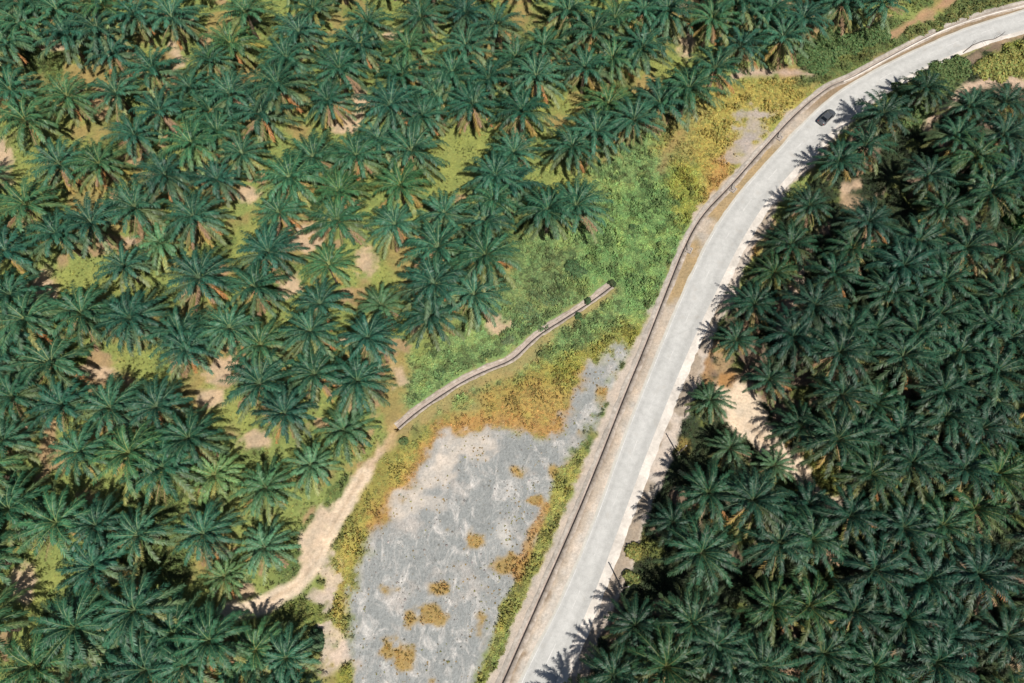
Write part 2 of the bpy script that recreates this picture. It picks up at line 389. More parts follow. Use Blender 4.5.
def paint_ground(x, y):
    p = Paint(x, y); one = np.ones(len(x))
    p.put(one, LIME, veg=0.55)
    a = 0.8*sstep(0.54, 0.66, fbm(x/7, y/7, 61, 4)); p.put(a, OCHRE, veg=0.3)
    a = 0.85*sstep(0.61, 0.70, fbm(x/5, y/5, 77, 4)); p.put(a, (0.33,0.22,0.13), veg=0.12)
    a = sstep(0.55, 0.66, fbm(x/9, y/9, 91, 4)); p.put(a, (0.11,0.15,0.05), veg=0.8)
    # undergrowth of the grove beyond the road, colour darkened to paint the shade between crowns
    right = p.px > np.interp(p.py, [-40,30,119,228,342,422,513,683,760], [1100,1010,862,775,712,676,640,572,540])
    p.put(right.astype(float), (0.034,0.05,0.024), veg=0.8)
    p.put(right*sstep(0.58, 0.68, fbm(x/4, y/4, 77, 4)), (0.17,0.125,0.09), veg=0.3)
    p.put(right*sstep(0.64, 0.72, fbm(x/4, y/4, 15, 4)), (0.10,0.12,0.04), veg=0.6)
    # grassy glades in the left grove
    for g in ([(425,125),(470,120),(492,140),(482,170),(450,195),(422,190)], [(538,92),(580,100),(570,145),(540,140)], [(60,270),(135,262),(150,292),(55,304)],
              [(10,155),(40,165),(40,200),(10,195)], [(40,118),(95,112),(92,150),(50,150)], [(370,255),(402,280),(400,320),(370,300)], [(-10,572),(50,560),(66,590),(20,622),(-10,618)],
              [(105,342),(155,345),(158,378),(110,372)], [(205,388),(255,400),(255,440),(215,425)], [(235,225),(262,225),(258,262),(230,262)], [(540,235),(550,170),(596,150),(610,230)], [(620,60),(690,50),(680,80),(640,110)]):
        p.poly(g, (0.22,0.25,0.075), 8, 10, 0.95, veg=0.5)
    p.poly(P_GREEN, GREEN, 10, 14, veg=1.0)
    p.poly([(590,205),(690,165),(690,225),(640,320),(570,270)], (0.145,0.25,0.085), 16, 18, 0.8, veg=1.0)
    p.poly([(500,300),(545,250),(580,250),(560,310),(520,340)], (0.13,0.18,0.075), 14, 20, 0.7, veg=0.8)
    p.line([(500,400),(470,425),(430,440),(405,450)], 20, (0.26,0.22,0.085), 10, 14, veg=0.5)
    p.poly([(385,445),(440,418),(470,425),(440,445),(415,475),(395,470)], (0.15,0.185,0.05), 10, 12, veg=0.8)
    p.poly(P_YEL_LO, YELLOW, 12, 12, veg=1.0)
    p.line([(640,336),(600,356),(560,372),(500,400)], 12, (0.24,0.24,0.055), 14, 14, veg=1.0)
    p.line([(355,590),(370,545),(392,500)], 10, (0.21,0.21,0.045), 8, 10, 0.8, veg=1.0)
    p.line([(385,455),(370,485),(352,520)], 12, (0.22,0.205,0.06), 10, 12, 0.9, veg=0.7)
    p.line([(590,375),(568,415),(550,432),(500,420),(455,432),(430,452),(402,498),(378,524)], 11, ORANGE, 8, 12, veg=0.8)
    p.poly([(470,395),(545,372),(570,395),(552,425),(500,415)], (0.33,0.22,0.08), 14, 16, 0.7, veg=0.9)
    p.poly(P_YEL_UP, YELLOW, 10, 12, veg=1.0)
    p.poly([(672,150),(695,165),(700,205),(686,225),(668,200)], (0.23,0.25,0.055), 12, 14, veg=1.0)
    p.poly([(712,160),(735,140),(732,178),(706,210)], ORANGE, 10, 12, 0.9, veg=0.8)
    p.poly([(660,165),(680,120),(700,110),(690,160)], (0.25,0.225,0.085), 10, 14, 0.7, veg=0.8)
    p.line([(662,170),(668,150),(684,128)], 3, (0.26,0.18,0.09), 5, 6, 0.6, veg=0.4)
    for s_ in ((757,124,14,16), (737,152,18,13), (748,140,12,10), (768,115,14,8)): p.spot(s_[0], s_[1], s_[2]*0.8, (0.34,0.30,0.28), 8, 26, 0.75, ry=s_[3]*0.8, veg=0.05)
    # scraped stony clearing
    p.poly(P_ROCK, (0.3,0.3,0.3), 9, 15, rock=1.0, veg=0.0, cls=1)
    p.line([(402,514),(424,486),(442,468),(458,450),(486,446)], 11, (0.55,0.485,0.42), 8, 14, 0.9, veg=0.0, rock=0.2); p.spot(432,500,16, (0.50,0.45,0.40), 8, 20, 0.8, ry=9, veg=0.0, rock=0.3); p.spot(505,536,6, (0.60,0.57,0.53), 4, 10, 0.8, ry=10, veg=0.0, rock=0.3)
    for s_ in ((475,540,11,10),(389,590,9,9),(409,616,7,8),(432,618,13,11),(408,661,10,14),(384,650,6,6),(481,622,7,18),(506,564,12,10),(440,589,7,6),(447,530,5,3),(432,680,7,6),(386,640,5,5),(515,470,7,6),(555,472,6,5),(582,432,6,6),(598,395,7,12),(536,500,9,5)):
        p.spot(*s_[:3], (0.30,0.20,0.055), 5, 11, 0.93, ry=s_[3], veg=0.75, rock=0.0, cls=0)
    p.poly([(460,720),(492,640),(500,600),(520,575),(540,525),(560,470),(582,446),(590,452),(566,520),(545,565),(530,610),(500,683),(485,720)], (0.24,0.24,0.07), 4, 8, veg=1.0, cls=0)
    p.poly([(470,700),(497,645),(520,610),(520,640),(490,700)], (0.15,0.19,0.05), 6, 8, 0.8, veg=1.0)
    p.line([(515,575),(535,530),(545,505)], 5, ORANGE, 4, 6, 0.9, veg=0.9)
    # lime patch and bare patches beside the dirt track
    p.poly([(285,600),(312,592),(335,604),(330,628),(305,630),(280,622)], (0.15,0.175,0.05), 5, 6, veg=0.8)
    for s_ in ((331,572,5,20),(322,595,12,5),(332,645,10,20),(345,668,12,18)): p.spot(*s_[:3], (0.47,0.39,0.33), 6, 22, 0.8, ry=s_[3], veg=0.05)
    p.poly([(335,672),(352,660),(356,700),(325,700)], (0.22,0.22,0.05), 5, 8, veg=0.9)
    # bare earth among the palms
    for s_ in ((0,160,9,26),(303,238,15,13),(290,282,12,16),(345,122,16,10),(362,100,8,14),(225,371,18,13),(96,372,18,8),(212,398,14,8),(44,290,8,12),(42,305,8,10),(255,440,14,8),(22,582,12,14),(246,590,12,12),
               (502,326,14,10),(688,40,8,16),(600,134,10,8),(242,147,8,8),(175,55,8,10),(52,45,14,5),(365,262,8,12),(250,195,10,8),(138,240,9,6),(430,240,10,5),(410,110,6,6),(390,35,6,6),(345,340,10,6),(400,375,8,10),(415,330,6,5)):
        p.spot(*s_[:3], PEACH, 5, 12, 0.95, ry=s_[3], veg=0.02)
    for s_ in ((397,424,14,22),(645,85,20,12),(142,28,9,14),(362,300,10,16),(500,80,12,8),(520,12,10,14),(300,130,12,8),(250,80,12,12),(300,105,10,10),(160,58,10,8),(85,75,10,10),(560,120,10,10),(80,130,12,8),(245,115,12,8)):
        p.spot(*s_[:3], OCHRE, 6, 12, 0.9, ry=s_[3], veg=0.2)
    # haul track winding out of the left grove
    p.line([(392,436),(380,452),(368,468),(360,480)], 4, (0.46,0.35,0.25), 3, 6, veg=0.0, cls=2); p.line([(364,474),(352,494),(342,512)], 6.5, SAND, 3, 5, veg=0.0, cls=2)
    p.line([(344,508),(334,524),(323,547),(312,567),(296,586),(272,600),(250,608),(225,612)], 8.5, SAND, 3, 4, veg=0.0, cls=2)
    p.poly([(332,505),(318,512),(300,535),(296,560),(306,572),(318,556),(330,530)], (0.52,0.41,0.31), 4, 7, 0.95, veg=0.0)
    p.line([(398,428),(388,444)], 7, (0.42,0.30,0.16), 5, 8, 0.9, veg=0.1)
    p.line([(362,476),(350,497),(336,520),(323,547),(312,567),(296,585),(270,600)], 1.6, (0.41,0.31,0.22), 2, 3, 0.65, veg=0.0)
    p.line([(400,432),(416,419),(434,406),(466,385),(514,364),(537,342),(565,323),(592,306),(612,290)], 8, (0.30,0.225,0.105), 5, 10, 0.75, veg=0.35)
    # tracks beyond the road
    p.line([(728,384),(740,406),(756,426),(776,448),(800,470),(830,497)], 12, SAND, 3, 7, veg=0.0, cls=2)
    p.line([(738,402),(746,420)], 17, SAND, 4, 10, veg=0.0, cls=2); p.line([(716,350),(726,376)], 9, (0.33,0.23,0.13), 5, 10, 0.9, veg=0.4)
    p.line([(750,425),(776,450),(800,471),(830,498)], 1.6, (0.42,0.32,0.23), 2, 3, 0.6, veg=0.0)
    p.line([(812,452),(830,485)], 10, (0.16,0.18,0.045), 4, 8, veg=0.9)
    p.line([(926,122),(940,108),(960,92),(985,82),(1010,78),(1040,80)], 6, (0.44,0.33,0.25), 4, 7, veg=0.02, cls=2)
    p.line([(805,262),(795,290),(782,325),(775,335)], 6, (0.42,0.32,0.25), 4, 8, 0.95, veg=0.02)
    p.line([(845,190),(857,183)], 4, (0.42,0.31,0.22), 4, 8, 0.95, veg=0.02)
    p.spot(703,357,12, (0.33,0.20,0.10), 6, 10, 0.9, ry=22, veg=0.4); p.spot(727,378,10, (0.36,0.19,0.07), 5, 8, 0.9, ry=6, veg=0.3)
    p.spot(752,250,8, (0.36,0.20,0.06), 5, 8, 0.9, ry=9, veg=0.5); p.spot(680,445,9, (0.22,0.18,0.06), 4, 8, 0.9, ry=10, veg=0.9); p.spot(640,545,8, (0.22,0.22,0.06), 4, 8, 0.9, ry=14, veg=0.9)
    for s_ in ((915,565,8,10),(905,655,12,12),(850,345,8,8),(790,600,6,6),(855,200,10,6),(1016,660,10,10)): p.spot(*s_[:3], (0.36,0.26,0.17), 5, 10, 0.9, ry=s_[3], veg=0.1)
    # scrub bank and trail at the far end
    p.poly([(790,92),(800,60),(850,52),(940,18),(960,-30),(1160,-60),(1160,-34),(1024,0),(950,22),(880,56),(830,84)], (0.11,0.145,0.05), 6, 10, veg=1.0)
    p.line([(735,76),(760,71),(812,74)], 4, (0.40,0.30,0.24), 3, 5, 0.95, veg=0.02)
    p.line([(858,33),(875,34)], 4, (0.42,0.30,0.20), 4, 6, 0.9, veg=0.05); p.line([(890,35),(908,25),(928,13),(946,2),(965,-12)], 3.2, (0.34,0.215,0.13), 3, 4, 0.95, veg=0.05, cls=2)
    p.poly([(975,72),(985,55),(1024,38),(1080,26),(1080,72),(1010,76)], (0.17,0.20,0.05), 5, 8, veg=1.0)
    p.poly([(884,96),(920,72),(968,58),(972,72),(945,100),(915,130),(890,118)], (0.10,0.15,0.05), 6, 8, veg=1.0)
    # road verges
    side = poly_sd(p.px, p.py, DRAIN_BIG + [(a+9, b+4) for a, b in ROAD_L[::-1]])
    p.put(sstep(-2, 2, p.wob(side, 3)), VERGE, veg=0.02, cls=3)
    mid = sstep(120, 150, p.py+25*p.n1)*sstep(335, 290, p.py+40*p.n1)
    p.put(sstep(0, 6, p.wob(side, 3))*mid*sstep(0.36, 0.56, fbm(x/5, y/5, 19, 4)+0.12*(p.py < 280)), (0.33,0.245,0.14), veg=0.35, cls=3)
    p.put(sstep(0, 4, p.wob(side, 3))*sstep(118, 98, p.py+25*p.n1), (0.24,0.18,0.12), veg=0.25)
    p.put(sstep(0, 4, p.wob(side, 3))*sstep(530, 590, p.py)*sstep(0.45, 0.6, fbm(x/4, y/4, 29, 4)), (0.27,0.21,0.155), veg=0.05)
    dbig = seg_dist(p.px, p.py, smooth(DRAIN_BIG, 4)); low = sstep(300, 380, p.py)
    p.put(sstep(0, 4, p.wob(side, 3))*low*sstep(9, 3, p.wob(dbig, 4))*0.8, (0.25,0.195,0.15), veg=0.05)
    p.put(sstep(0, 4, p.wob(side, 3))*low*sstep(9, 15, p.wob(dbig, 6))*0.8, (0.50,0.455,0.41), veg=0.0)
    # chalky strip along the outer side of the big drain
    ofs = [(a-w_, b) for (a, b), w_ in zip(DRAIN_BIG[:16], (14,14,14,13,13,14,14,12,3,3,6,8,8,8,3,0))]
    p.poly(DRAIN_BIG[:16]+ofs[::-1], (0.46,0.385,0.32), 2.5, 6, veg=0.0, rock=0.25)
    # right verge, pale gravel
    vr = [(x_+w_, y_) for (x_, y_), w_ in zip(ROAD_R[:17], (30,26,26,26,28,27,21,19,18,16,15,15,14,12,10,8,7))]
    sv = poly_sd(p.px, p.py, [(a-9, b-4) for a, b in ROAD_R[:17]]+vr[::-1])
    p.put(sstep(-2, 3, p.wob(sv, 6)), (0.46,0.40,0.35), veg=0.02, cls=3)
    p.put(sstep(0, 5, p.wob(sv, 6))*sstep(0.5, 0.62, fbm(x/3, y/3, 8, 4)), (0.30,0.25,0.20), veg=0.1)
    ve = [(1024,32),(1002,38),(974,48),(942,62),(905,80)]
    p.line(ve, 4, (0.30,0.22,0.15), 3, 5, 0.9, veg=0.05, cls=3)
    p.line([(942,66),(965,62),(976,58)], 7, (0.20,0.15,0.11), 4, 6, 0.9, veg=0.2)
    return p

GX0, GX1, GY0, GY1, GS = -150.0, 150.0, -40.0, 152.0, 0.32
nx, ny = int((GX1-GX0)/GS)+1, int((GY1-GY0)/GS)+1
gx, gy = np.meshgrid(np.linspace(GX0, GX1, nx), np.linspace(GY0, GY1, ny))
fx, fy = gx.ravel(), gy.ravel()
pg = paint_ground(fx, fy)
gz = relief(fx, fy)
gz += pg.rock*0.16*(fbm(fx/1.6+fy/5, fy/3.2, 55, 4)-0.5)
dd = np.minimum(seg_dist(fx, fy, W_D[::2]), seg_dist(fx, fy, W_DS[::2]))
gz = np.where((seg_dist(fx, fy, W_D) < 0.36) | (seg_dist(fx, fy, W_DS) < 0.5), -1.6, gz)
dr = seg_dist(fx, fy, W_C[::2])
gz = np.where(dr < 1.5, -0.2, gz)
edge = np.minimum.reduce([fx-GX0, GX1-fx, fy-GY0, GY1-fy])
gz = gz*sstep(0, 6, edge)
idx = np.arange(nx*ny).reshape(ny, nx)
quads = np.stack([idx[:-1, :-1], idx[:-1, 1:], idx[1:, 1:], idx[1:, :-1]], -1).reshape(-1, 4)
qc = pg.cls[quads]; qcls = np.where((qc == qc[:, :1]).all(1), qc[:, 0], np.max(qc, 1))
allv = np.stack([fx, fy, gz], 1)
def sub_ground(name, sel):
    f = quads[sel]; u, inv = np.unique(f, return_inverse=True)
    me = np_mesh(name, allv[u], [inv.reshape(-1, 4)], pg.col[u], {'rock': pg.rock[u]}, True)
    o = link_mesh(name, me, M_GROUND); o['kind'] = 'structure'; return o
for cl, nm in ((0, 'ground'), (1, 'bare_rock_clearing'), (2, 'dirt_track'), (3, 'road_verge')): sub_ground(nm, qcls == cl)
# the land beyond, out to the horizon
ex = np.array([-3000, GX0, GX1, 3000.0]); ey = np.array([-3000, GY0, GY1, 3000.0]); V = []; F = []
for i in range(3):
    for j in range(3):
        if i == 1 and j == 1: continue
        b = len(V); V += [(ex[i], ey[j], 0), (ex[i+1], ey[j], 0), (ex[i+1], ey[j+1], 0), (ex[i], ey[j+1], 0)]; F.append((b, b+1, b+2, b+3))
link_mesh('land', np_mesh('land', V, [np.array(F)], np.tile((0.16,0.185,0.062), (len(V), 1)), {'rock': np.zeros(len(V))}), M_GROUND)['kind'] = 'structure'

# ------------------------------------------------------------------ road, shoulder, lines, drains
def ribbon(name, C, a, b, z, mat, n=2, skirt=0.0, across=False):
    T = np.gradient(C, axis=0); T /= np.linalg.norm(T, axis=1)[:, None]; Nn = np.stack([T[:, 1], -T[:, 0]], 1)
    ts = np.linspace(0, 1, n); V = []; ac = []
    offs = [(a-0.35, -skirt)]*(skirt > 0) + [(a+(b-a)*t, 0) for t in ts] + [(b+0.3, -skirt)]*(skirt > 0)
    for o, dz in offs:
        ob = (o if not np.isscalar(o) else np.full(len(C), o))[:, None]
        V.append(np.concatenate([C+Nn*ob, np.full((len(C), 1), z+dz)], 1)); ac.append(np.full(len(C), 0.0))
    tt = [0]*(skirt > 0)+list(ts)+[1]*(skirt > 0)
    A = np.repeat(np.array(tt)[None], len(C), 0).ravel()
    k = len(offs); V = np.stack(V, 1).reshape(-1, 3)
    i = np.arange(len(C)-1)[:, None]*k + np.arange(k-1)[None]
    F = np.stack([i, i+1, i+k+1, i+k], -1).reshape(-1, 4)[:, ::-1]
    return link_mesh(name, np_mesh(name, V, [F], None, {'across': A}, False), mat)
jit = (fbm(np.arange(n_r)*0.35, np.zeros(n_r), 5, 3)-0.5)*0.5
road = ribbon('road', W_C, -W_H+jit*0.5, W_H, 0.05, M_ROAD, 9, 0.08); road['kind'] = 'structure'
sh = ribbon('road_shoulder', W_C, W_H-0.01, W_H+1.3*np.clip(np.linspace(1.35, 0.45, n_r), 0.55, 1.1), 0.04, M_SHOULDER, 3, 0.07); sh['kind'] = 'structure'
ribbon('edge_line', W_C, -W_H+0.28, -W_H+0.38, 0.054, M_LINE).parent = road
s_ = np.concatenate([[0], np.cumsum(np.linalg.norm(np.diff(W_C, axis=0), axis=1))])
def sub_line(s0, s1):
    t = np.linspace(s0, s1, 6); return np.stack([np.interp(t, s_, W_C[:, k]) for k in range(2)], 1)
s = 3.0
while s < s_[-1]-6:
    ribbon('centre_dash', sub_line(s, s+3.2), -0.05, 0.05, 0.054, M_LINE).parent = road; s += 9.0
def drain(name, path, label, group=None, prof=None, rim=0.42, ow=0.85, deep=0.8, lift=0.06, lip=None):
    lip = lip or M_SILT
    base = thing(name, label, 'drain', (0, 0, 0), 0, group)
    V, F = sweep(path, [(-ow-0.3, -0.10), (-ow, lift), (-rim, lift), (-rim, -deep)]); V2, F2 = sweep(path, [(rim, -deep), (rim, lift), (ow, lift), (ow+0.3, -0.10)])
    for VV, ks in ((V, (0, 1)), (V2, (2, 3))):     # lips broken and silted over unevenly
        n = len(path); T = np.gradient(path, axis=0); T /= np.linalg.norm(T, axis=1)[:, None]; Nn = np.stack([T[:, 1], -T[:, 0]], 1)
        j = (fbm(np.arange(n)*0.45, np.full(n, 3.3), 6+ks[0], 3)-0.5)*0.5
        for k in ks: VV[k::4, :2] += Nn*j[:, None]*(-1 if ks[0] == 0 else 1)
        zz = (fbm(np.arange(n)*0.3, np.full(n, 8.3), 16+ks[0], 3)-0.5)*0.05
        for k in (1, 2): VV[k::4, 2] += zz
    link_mesh('side_wall', np_mesh('side_wall', V, [F[:, ::-1]]), lip, base); link_mesh('side_wall', np_mesh('side_wall', V2, [F2[:, ::-1]]), M_SILT, base)
    V, F = sweep(path, [(-rim-0.02, -deep+0.02), (0, -deep-0.03), (rim+0.02, -deep+0.02)])
    link_mesh('channel_floor', np_mesh('channel_floor', V, [F[:, ::-1]]), M_DRAIN, base)
    return base
rd = drain('roadside_drain', W_D, 'long open concrete drain running along the road past the stony clearing', rim=0.24, ow=0.86, deep=0.45, lift=0.03, lip=M_CONC)
ks = int(np.argmin(np.hypot(*(W_D-at(842, 80)[:2]).T)))
V, F = sweep(W_D[ks:], [(0.34, -0.1), (0.34, 0.17), (0.60, 0.17), (0.62, -0.1)])
link_mesh('kerb', np_mesh('kerb', V, [F[:, ::-1]]), M_SHOULDER, rd)
drain('field_drain', W_DS, 'short open concrete drain crossing the green field, ending at a bare patch', rim=0.38, ow=0.72, deep=0.5, lift=0.05)
# ------------------------------------------------------------------ low vegetation (uncountable)
def tufts_mesh(name, X, Y, Z, rad, hgt, col, K=8, wide=0.22):
    n = len(X); az = rng.uniform(0, 2*PI, (n, 1)) + np.arange(K)[None]*2*PI/K + rng.normal(0, 0.3, (n, K))
    r = rad[:, None]*rng.uniform(0.6, 1.25, (n, K)); h = hgt[:, None]*rng.uniform(0.35, 1.3, (n, K))
    ca, sa = np.cos(az), np.sin(az); wv = r*wide
    def pt(f, hz, s): return np.stack([X[:, None]+ca*r*f-sa*wv*s, Y[:, None]+sa*r*f+ca*wv*s, Z[:, None]+hz], -1)
    V = np.stack([pt(0.05, h*0.15, -0.4), pt(0.05, h*0.15, 0.4), pt(0.55, h, -1), pt(0.55, h, 1), pt(1.0, h*0.55, 0)], 2).reshape(-1, 3)
    b = np.arange(n*K)*5
    Fq = np.stack([b, b+2, b+3, b+1], -1); Ft = np.stack([b+2, b+4, b+3], -1)
    c = np.repeat(col, K, 0)*rng.uniform(0.75, 1.25, (n*K, 1)); c = np.repeat(c, 5, 0)
    return np_mesh(name, V, [Fq, Ft], np.clip(c, 0, 1))
def scatter(dens, box):
    x0, x1, y0, y1 = box; n = int(dens*(x1-x0)*(y1-y0))
    return rng.uniform(x0, x1, n), rng.uniform(y0, y1, n)
X, Y = scatter(8.0, (-120, 120, -16, 132))
p = paint_ground(X, Y)
inv = (p.px > -30) & (p.px < 1054) & (p.py > -30) & (p.py < 720)
dgap = np.minimum(seg_dist(X, Y, W_D[::2]), seg_dist(X, Y, W_DS[::2]))
dro = seg_dist(X, Y, W_C[::2])
ok = inv & (rng.uniform(0, 1, len(X)) < (p.veg*1.05)**1.6) & (dgap > 1.25) & (dro > 4.0) & (p.rock < 0.5)
X, Y, C_, vg = X[ok], Y[ok], p.col[ok], p.veg[ok]; Z = relief(X, Y)
patch = fbm(X/2.2, Y/2.2, 71, 3)
dark = sstep(0.48, 0.62, fbm(X/1.3, Y/1.3, 88, 3))[:, None]; pale = sstep(0.54, 0.66, fbm(X/2.6, Y/2.6, 98, 3))[:, None]
isy = (C_[:, :1] > C_[:, 1:2]).astype(float)
C_ = C_*(1.12-(0.5-0.34*isy)*dark)*(1+pale*np.array([0.35, 0.22, 0.1])*(1-0.7*isy))*rng.uniform(0.75, 1.35, (len(X), 1))*np.stack([rng.uniform(0.85, 1.18, len(X)), np.ones(len(X)), np.ones(len(X))], 1)
yel = C_[:, 0] > C_[:, 1]*1.02
tall = (0.16+0.75*sstep(0.40, 0.68, patch))*np.clip(vg, 0.3, 1)
for nm, sel, rr in (('fern_cover', ~yel, 0.42), ('dry_fern_cover', yel, 0.27)):
    k = sel
    me = tufts_mesh(nm, X[k], Y[k], Z[k], rr*rng.uniform(0.6, 1.4, k.sum())*np.clip(vg[k], 0.45, 1), tall[k]*rng.uniform(0.6, 1.3, k.sum()), C_[k], 7)
    tag(link_mesh(nm, me, M_TUFT), 'low green fern and grass cover over the field and grove floor' if nm == 'fern_cover' else 'yellow and orange drying fern around the stony clearing', 'ground cover', kind='stuff')
print('tufts', len(X))

def leaf_cloud(name, blobs, col, dens, leaf=0.34, var=0.3):
    """leaf faces spread through the volume of uneven domes"""
    VV, CC = [], []
    for (x, y, z, rx, ry, rz) in blobs:
        n = int(dens*rx*ry*max(rz, 0.5)*4)
        d = rng.normal(0, 1, (n, 3)); d[:, 2] = np.abs(d[:, 2]); d /= np.linalg.norm(d, axis=1)[:, None]
        s = rng.uniform(0.45, 1.0, n)**0.5*(0.7+0.6*fbm(d[:, 0]*2.5+x, d[:, 1]*2.5+y, 3, 3))
        P = d*s[:, None]*np.array([rx, ry, rz])+np.array([x, y, z])
        a = rng.normal(0, 1, (n, 3)); a /= np.linalg.norm(a, axis=1)[:, None]
        nn = d+rng.normal(0, 0.5, (n, 3))+np.array([0, 0, 0.5]); t = np.cross(nn, a); t /= np.linalg.norm(t, axis=1)[:, None]
        u = np.cross(nn, t); u /= np.linalg.norm(u, axis=1)[:, None]
        L = leaf*rng.uniform(0.6, 1.4, (n, 1))
        VV.append(np.stack([P-t*L, P+u*L*0.5, P+t*L, P-u*L*0.5], 1).reshape(-1, 3))
        c = np.array(col)*rng.uniform(1-var, 1+var, (n, 1))*np.stack([rng.uniform(0.8, 1.3, n), np.ones(n), np.ones(n)], 1)
        CC.append(np.repeat(c, 4, 0))
    V = np.concatenate(VV); b = np.arange(len(V)//4)*4
    return np_mesh(name, V, [np.stack([b, b+1, b+2, b+3], -1)], np.concatenate(CC))
def scrub(name, pts_px, rad_px, dens, col, label, hz=(0.8, 2.0), rr=(0.8, 1.9), leaf=0.3):
    B = []
    for k in range(dens):
        q = random.choice(pts_px); ang = random.uniform(0, 2*PI); d = rad_px*math.sqrt(random.random())
        g = at(q[0]+d*math.cos(ang), q[1]+0.7*d*math.sin(ang)); r = random.uniform(*rr)
        B.append((g[0], g[1], -0.1, r, r*random.uniform(0.8, 1.2), random.uniform(*hz)))
    tag(link_mesh(name, leaf_cloud(name, B, col, 26, leaf), M_SHRUB), label, 'scrub', kind='stuff')
scrub('scrub_bank', [(812,48),(824,56),(838,50),(852,44),(815,66),(832,38),(865,38),(805,58),(880,36)], 9, 100, (0.10,0.17,0.06), 'bushy green scrub on the bank above the bend of the road')
scrub('scrub_verge', [(908,37),(922,31),(936,25),(952,19),(966,13),(980,7),(996,2),(1012,-3),(1026,-8)], 4, 70, (0.17,0.195,0.065), 'olive green scrub between the far trail and the road drain', (0.5, 1.2), (0.6, 1.3))
scrub('scrub_thicket', [(990,66),(1003,60),(1016,56),(1018,66),(1000,68),(985,70),(1030,52),(1040,60)], 10, 90, (0.27,0.29,0.085), 'yellow green thicket in the corner inside the road bend', (0.8, 1.8))
scrub('scrub_hollow', [(925,80),(940,72),(955,66),(962,74),(948,84),(935,92),(925,108),(912,118),(900,112),(905,92)], 9, 80, (0.11,0.17,0.06), 'green scrub under the palms inside the bend', (0.7, 1.7))
scrub('scrub_field', [(528,305),(545,298),(520,322),(535,318)], 14, 26, (0.12,0.19,0.085), 'low darker scrub in the field above the short drain', (0.3, 0.8), (0.6, 1.4), 0.26)
# loose stones and sprigs scattered over the scraped clearing
def stones(n):
    X, Y = rng.uniform(-45, 35, n*6), rng.uniform(-20, 60, n*6); q = paint_ground(X, Y)
    k = (q.rock > 0.7) & (fbm(X/3, Y/3, 12, 3) > 0.46); X, Y = X[k][:n], Y[k][:n]; n = len(X)
    s = 0.05+0.22*rng.power(0.35, n)**2.2*rng.uniform(0.4, 1, n)
    base = np.array([(1,0,0),(.2,.95,0),(-.9,.5,0),(-.7,-.8,0),(.4,-.9,0),(.45,.1,.75),(-.35,.15,.8),(-.05,-.4,.7)])
    a = rng.uniform(0, 2*PI, n); ca, sa = np.cos(a), np.sin(a)
    bx = base[None]*rng.uniform(0.7, 1.3, (n, 8, 3)); V = np.stack([bx[..., 0]*ca[:, None]-bx[..., 1]*sa[:, None], bx[..., 0]*sa[:, None]+bx[..., 1]*ca[:, None], bx[..., 2]], -1)*s[:, None, None]
    V += np.stack([X, Y, relief(X, Y)+0.02], -1)[:, None]
    F = np.array([(0,1,5),(1,6,5),(1,2,6),(2,3,6),(3,7,6),(3,4,7),(4,0,7),(0,5,7),(5,6,7)])
    F = (np.arange(n)[:, None, None]*8+F[None]).reshape(-1, 3)
    c = np.array([0.30,0.29,0.275])*rng.uniform(0.6, 1.5, (n, 1))*np.stack([rng.uniform(.95, 1.12, n), np.ones(n), rng.uniform(.88, 1.05, n)], 1)
    me = np_mesh('gravel', V.reshape(-1, 3), [F], np.repeat(c, 8, 0), {'rock': np.zeros(n*8)})
    tag(link_mesh('gravel', me, M_TUFT), 'loose grey stones scattered over the scraped clearing', 'gravel', kind='stuff')
stones(2600)
def sprigs(n):
    X, Y = rng.uniform(-45, 35, n*8), rng.uniform(-20, 60, n*8); q = paint_ground(X, Y)
    k = (q.rock > 0.25) & (rng.uniform(0, 1, len(X)) < sstep(0.52, 0.66, fbm(X/4, Y/4, 41, 3))+0.9*(q.rock < 0.85)); X, Y = X[k][:n], Y[k][:n]; n = len(X)
    c = np.where(rng.uniform(0, 1, (n, 1)) < .6, np.array([[0.25,0.17,0.06]]), np.array([[0.20,0.20,0.06]]))*rng.uniform(0.6, 1.2, (n, 1))
    me = tufts_mesh('dry_weeds', X, Y, relief(X, Y), rng.uniform(0.08, 0.24, n), rng.uniform(0.05, 0.2, n), c*1.25, 6)
    tag(link_mesh('dry_weeds', me, M_TUFT), 'sparse dry weeds thinning out over the stony clearing', 'weeds', kind='stuff')
sprigs(600)
# bushes standing on their own
def shrub(px, py, rx, rz, col, label, n=5, leaf=0.26):
    g = at(px, py); o = thing('shrub', label, 'shrub', (g[0], g[1], relief(np.array([g[0]]), np.array([g[1]]))[0]), random.uniform(0, 6), 'single bushes')
    B = [(random.uniform(-.5, .5)*rx, random.uniform(-.5, .5)*rx, 0.1, rx*random.uniform(.5, .8), rx*random.uniform(.5, .8), rz*random.uniform(.6, 1)) for _ in range(n)]
    link_mesh('foliage', leaf_cloud('foliage', B, col, 60, leaf), M_SHRUB, o)
    bm = bmesh.new()
    for k in range(4):
        a = k*1.6; add_tube(bm, [(0, 0, -0.2), (0.2*rx*math.cos(a), 0.2*rx*math.sin(a), rz*0.35), (0.5*rx*math.cos(a), 0.5*rx*math.sin(a), rz*0.7)], [0.05, 0.035, 0.015], 6)
    bm_mesh('stem', bm, M_WOOD, o)
DG = (0.075,0.135,0.05)
shrub(576, 269, 2.2, 1.2, (0.075,0.145,0.06), 'dark round bush alone in the green field above the short drain')
shrub(587, 301, 0.7, 0.8, (0.05,0.09,0.04), 'small dark bush growing at the bend of the short drain', 4)
shrub(612, 284, 0.7, 0.7, (0.06,0.09,0.04), 'tiny bush at the upper end of the short drain', 4)
shrub(632, 228, 0.7, 0.8, (0.07,0.13,0.05), 'small dark bush in the middle of the green field', 4)
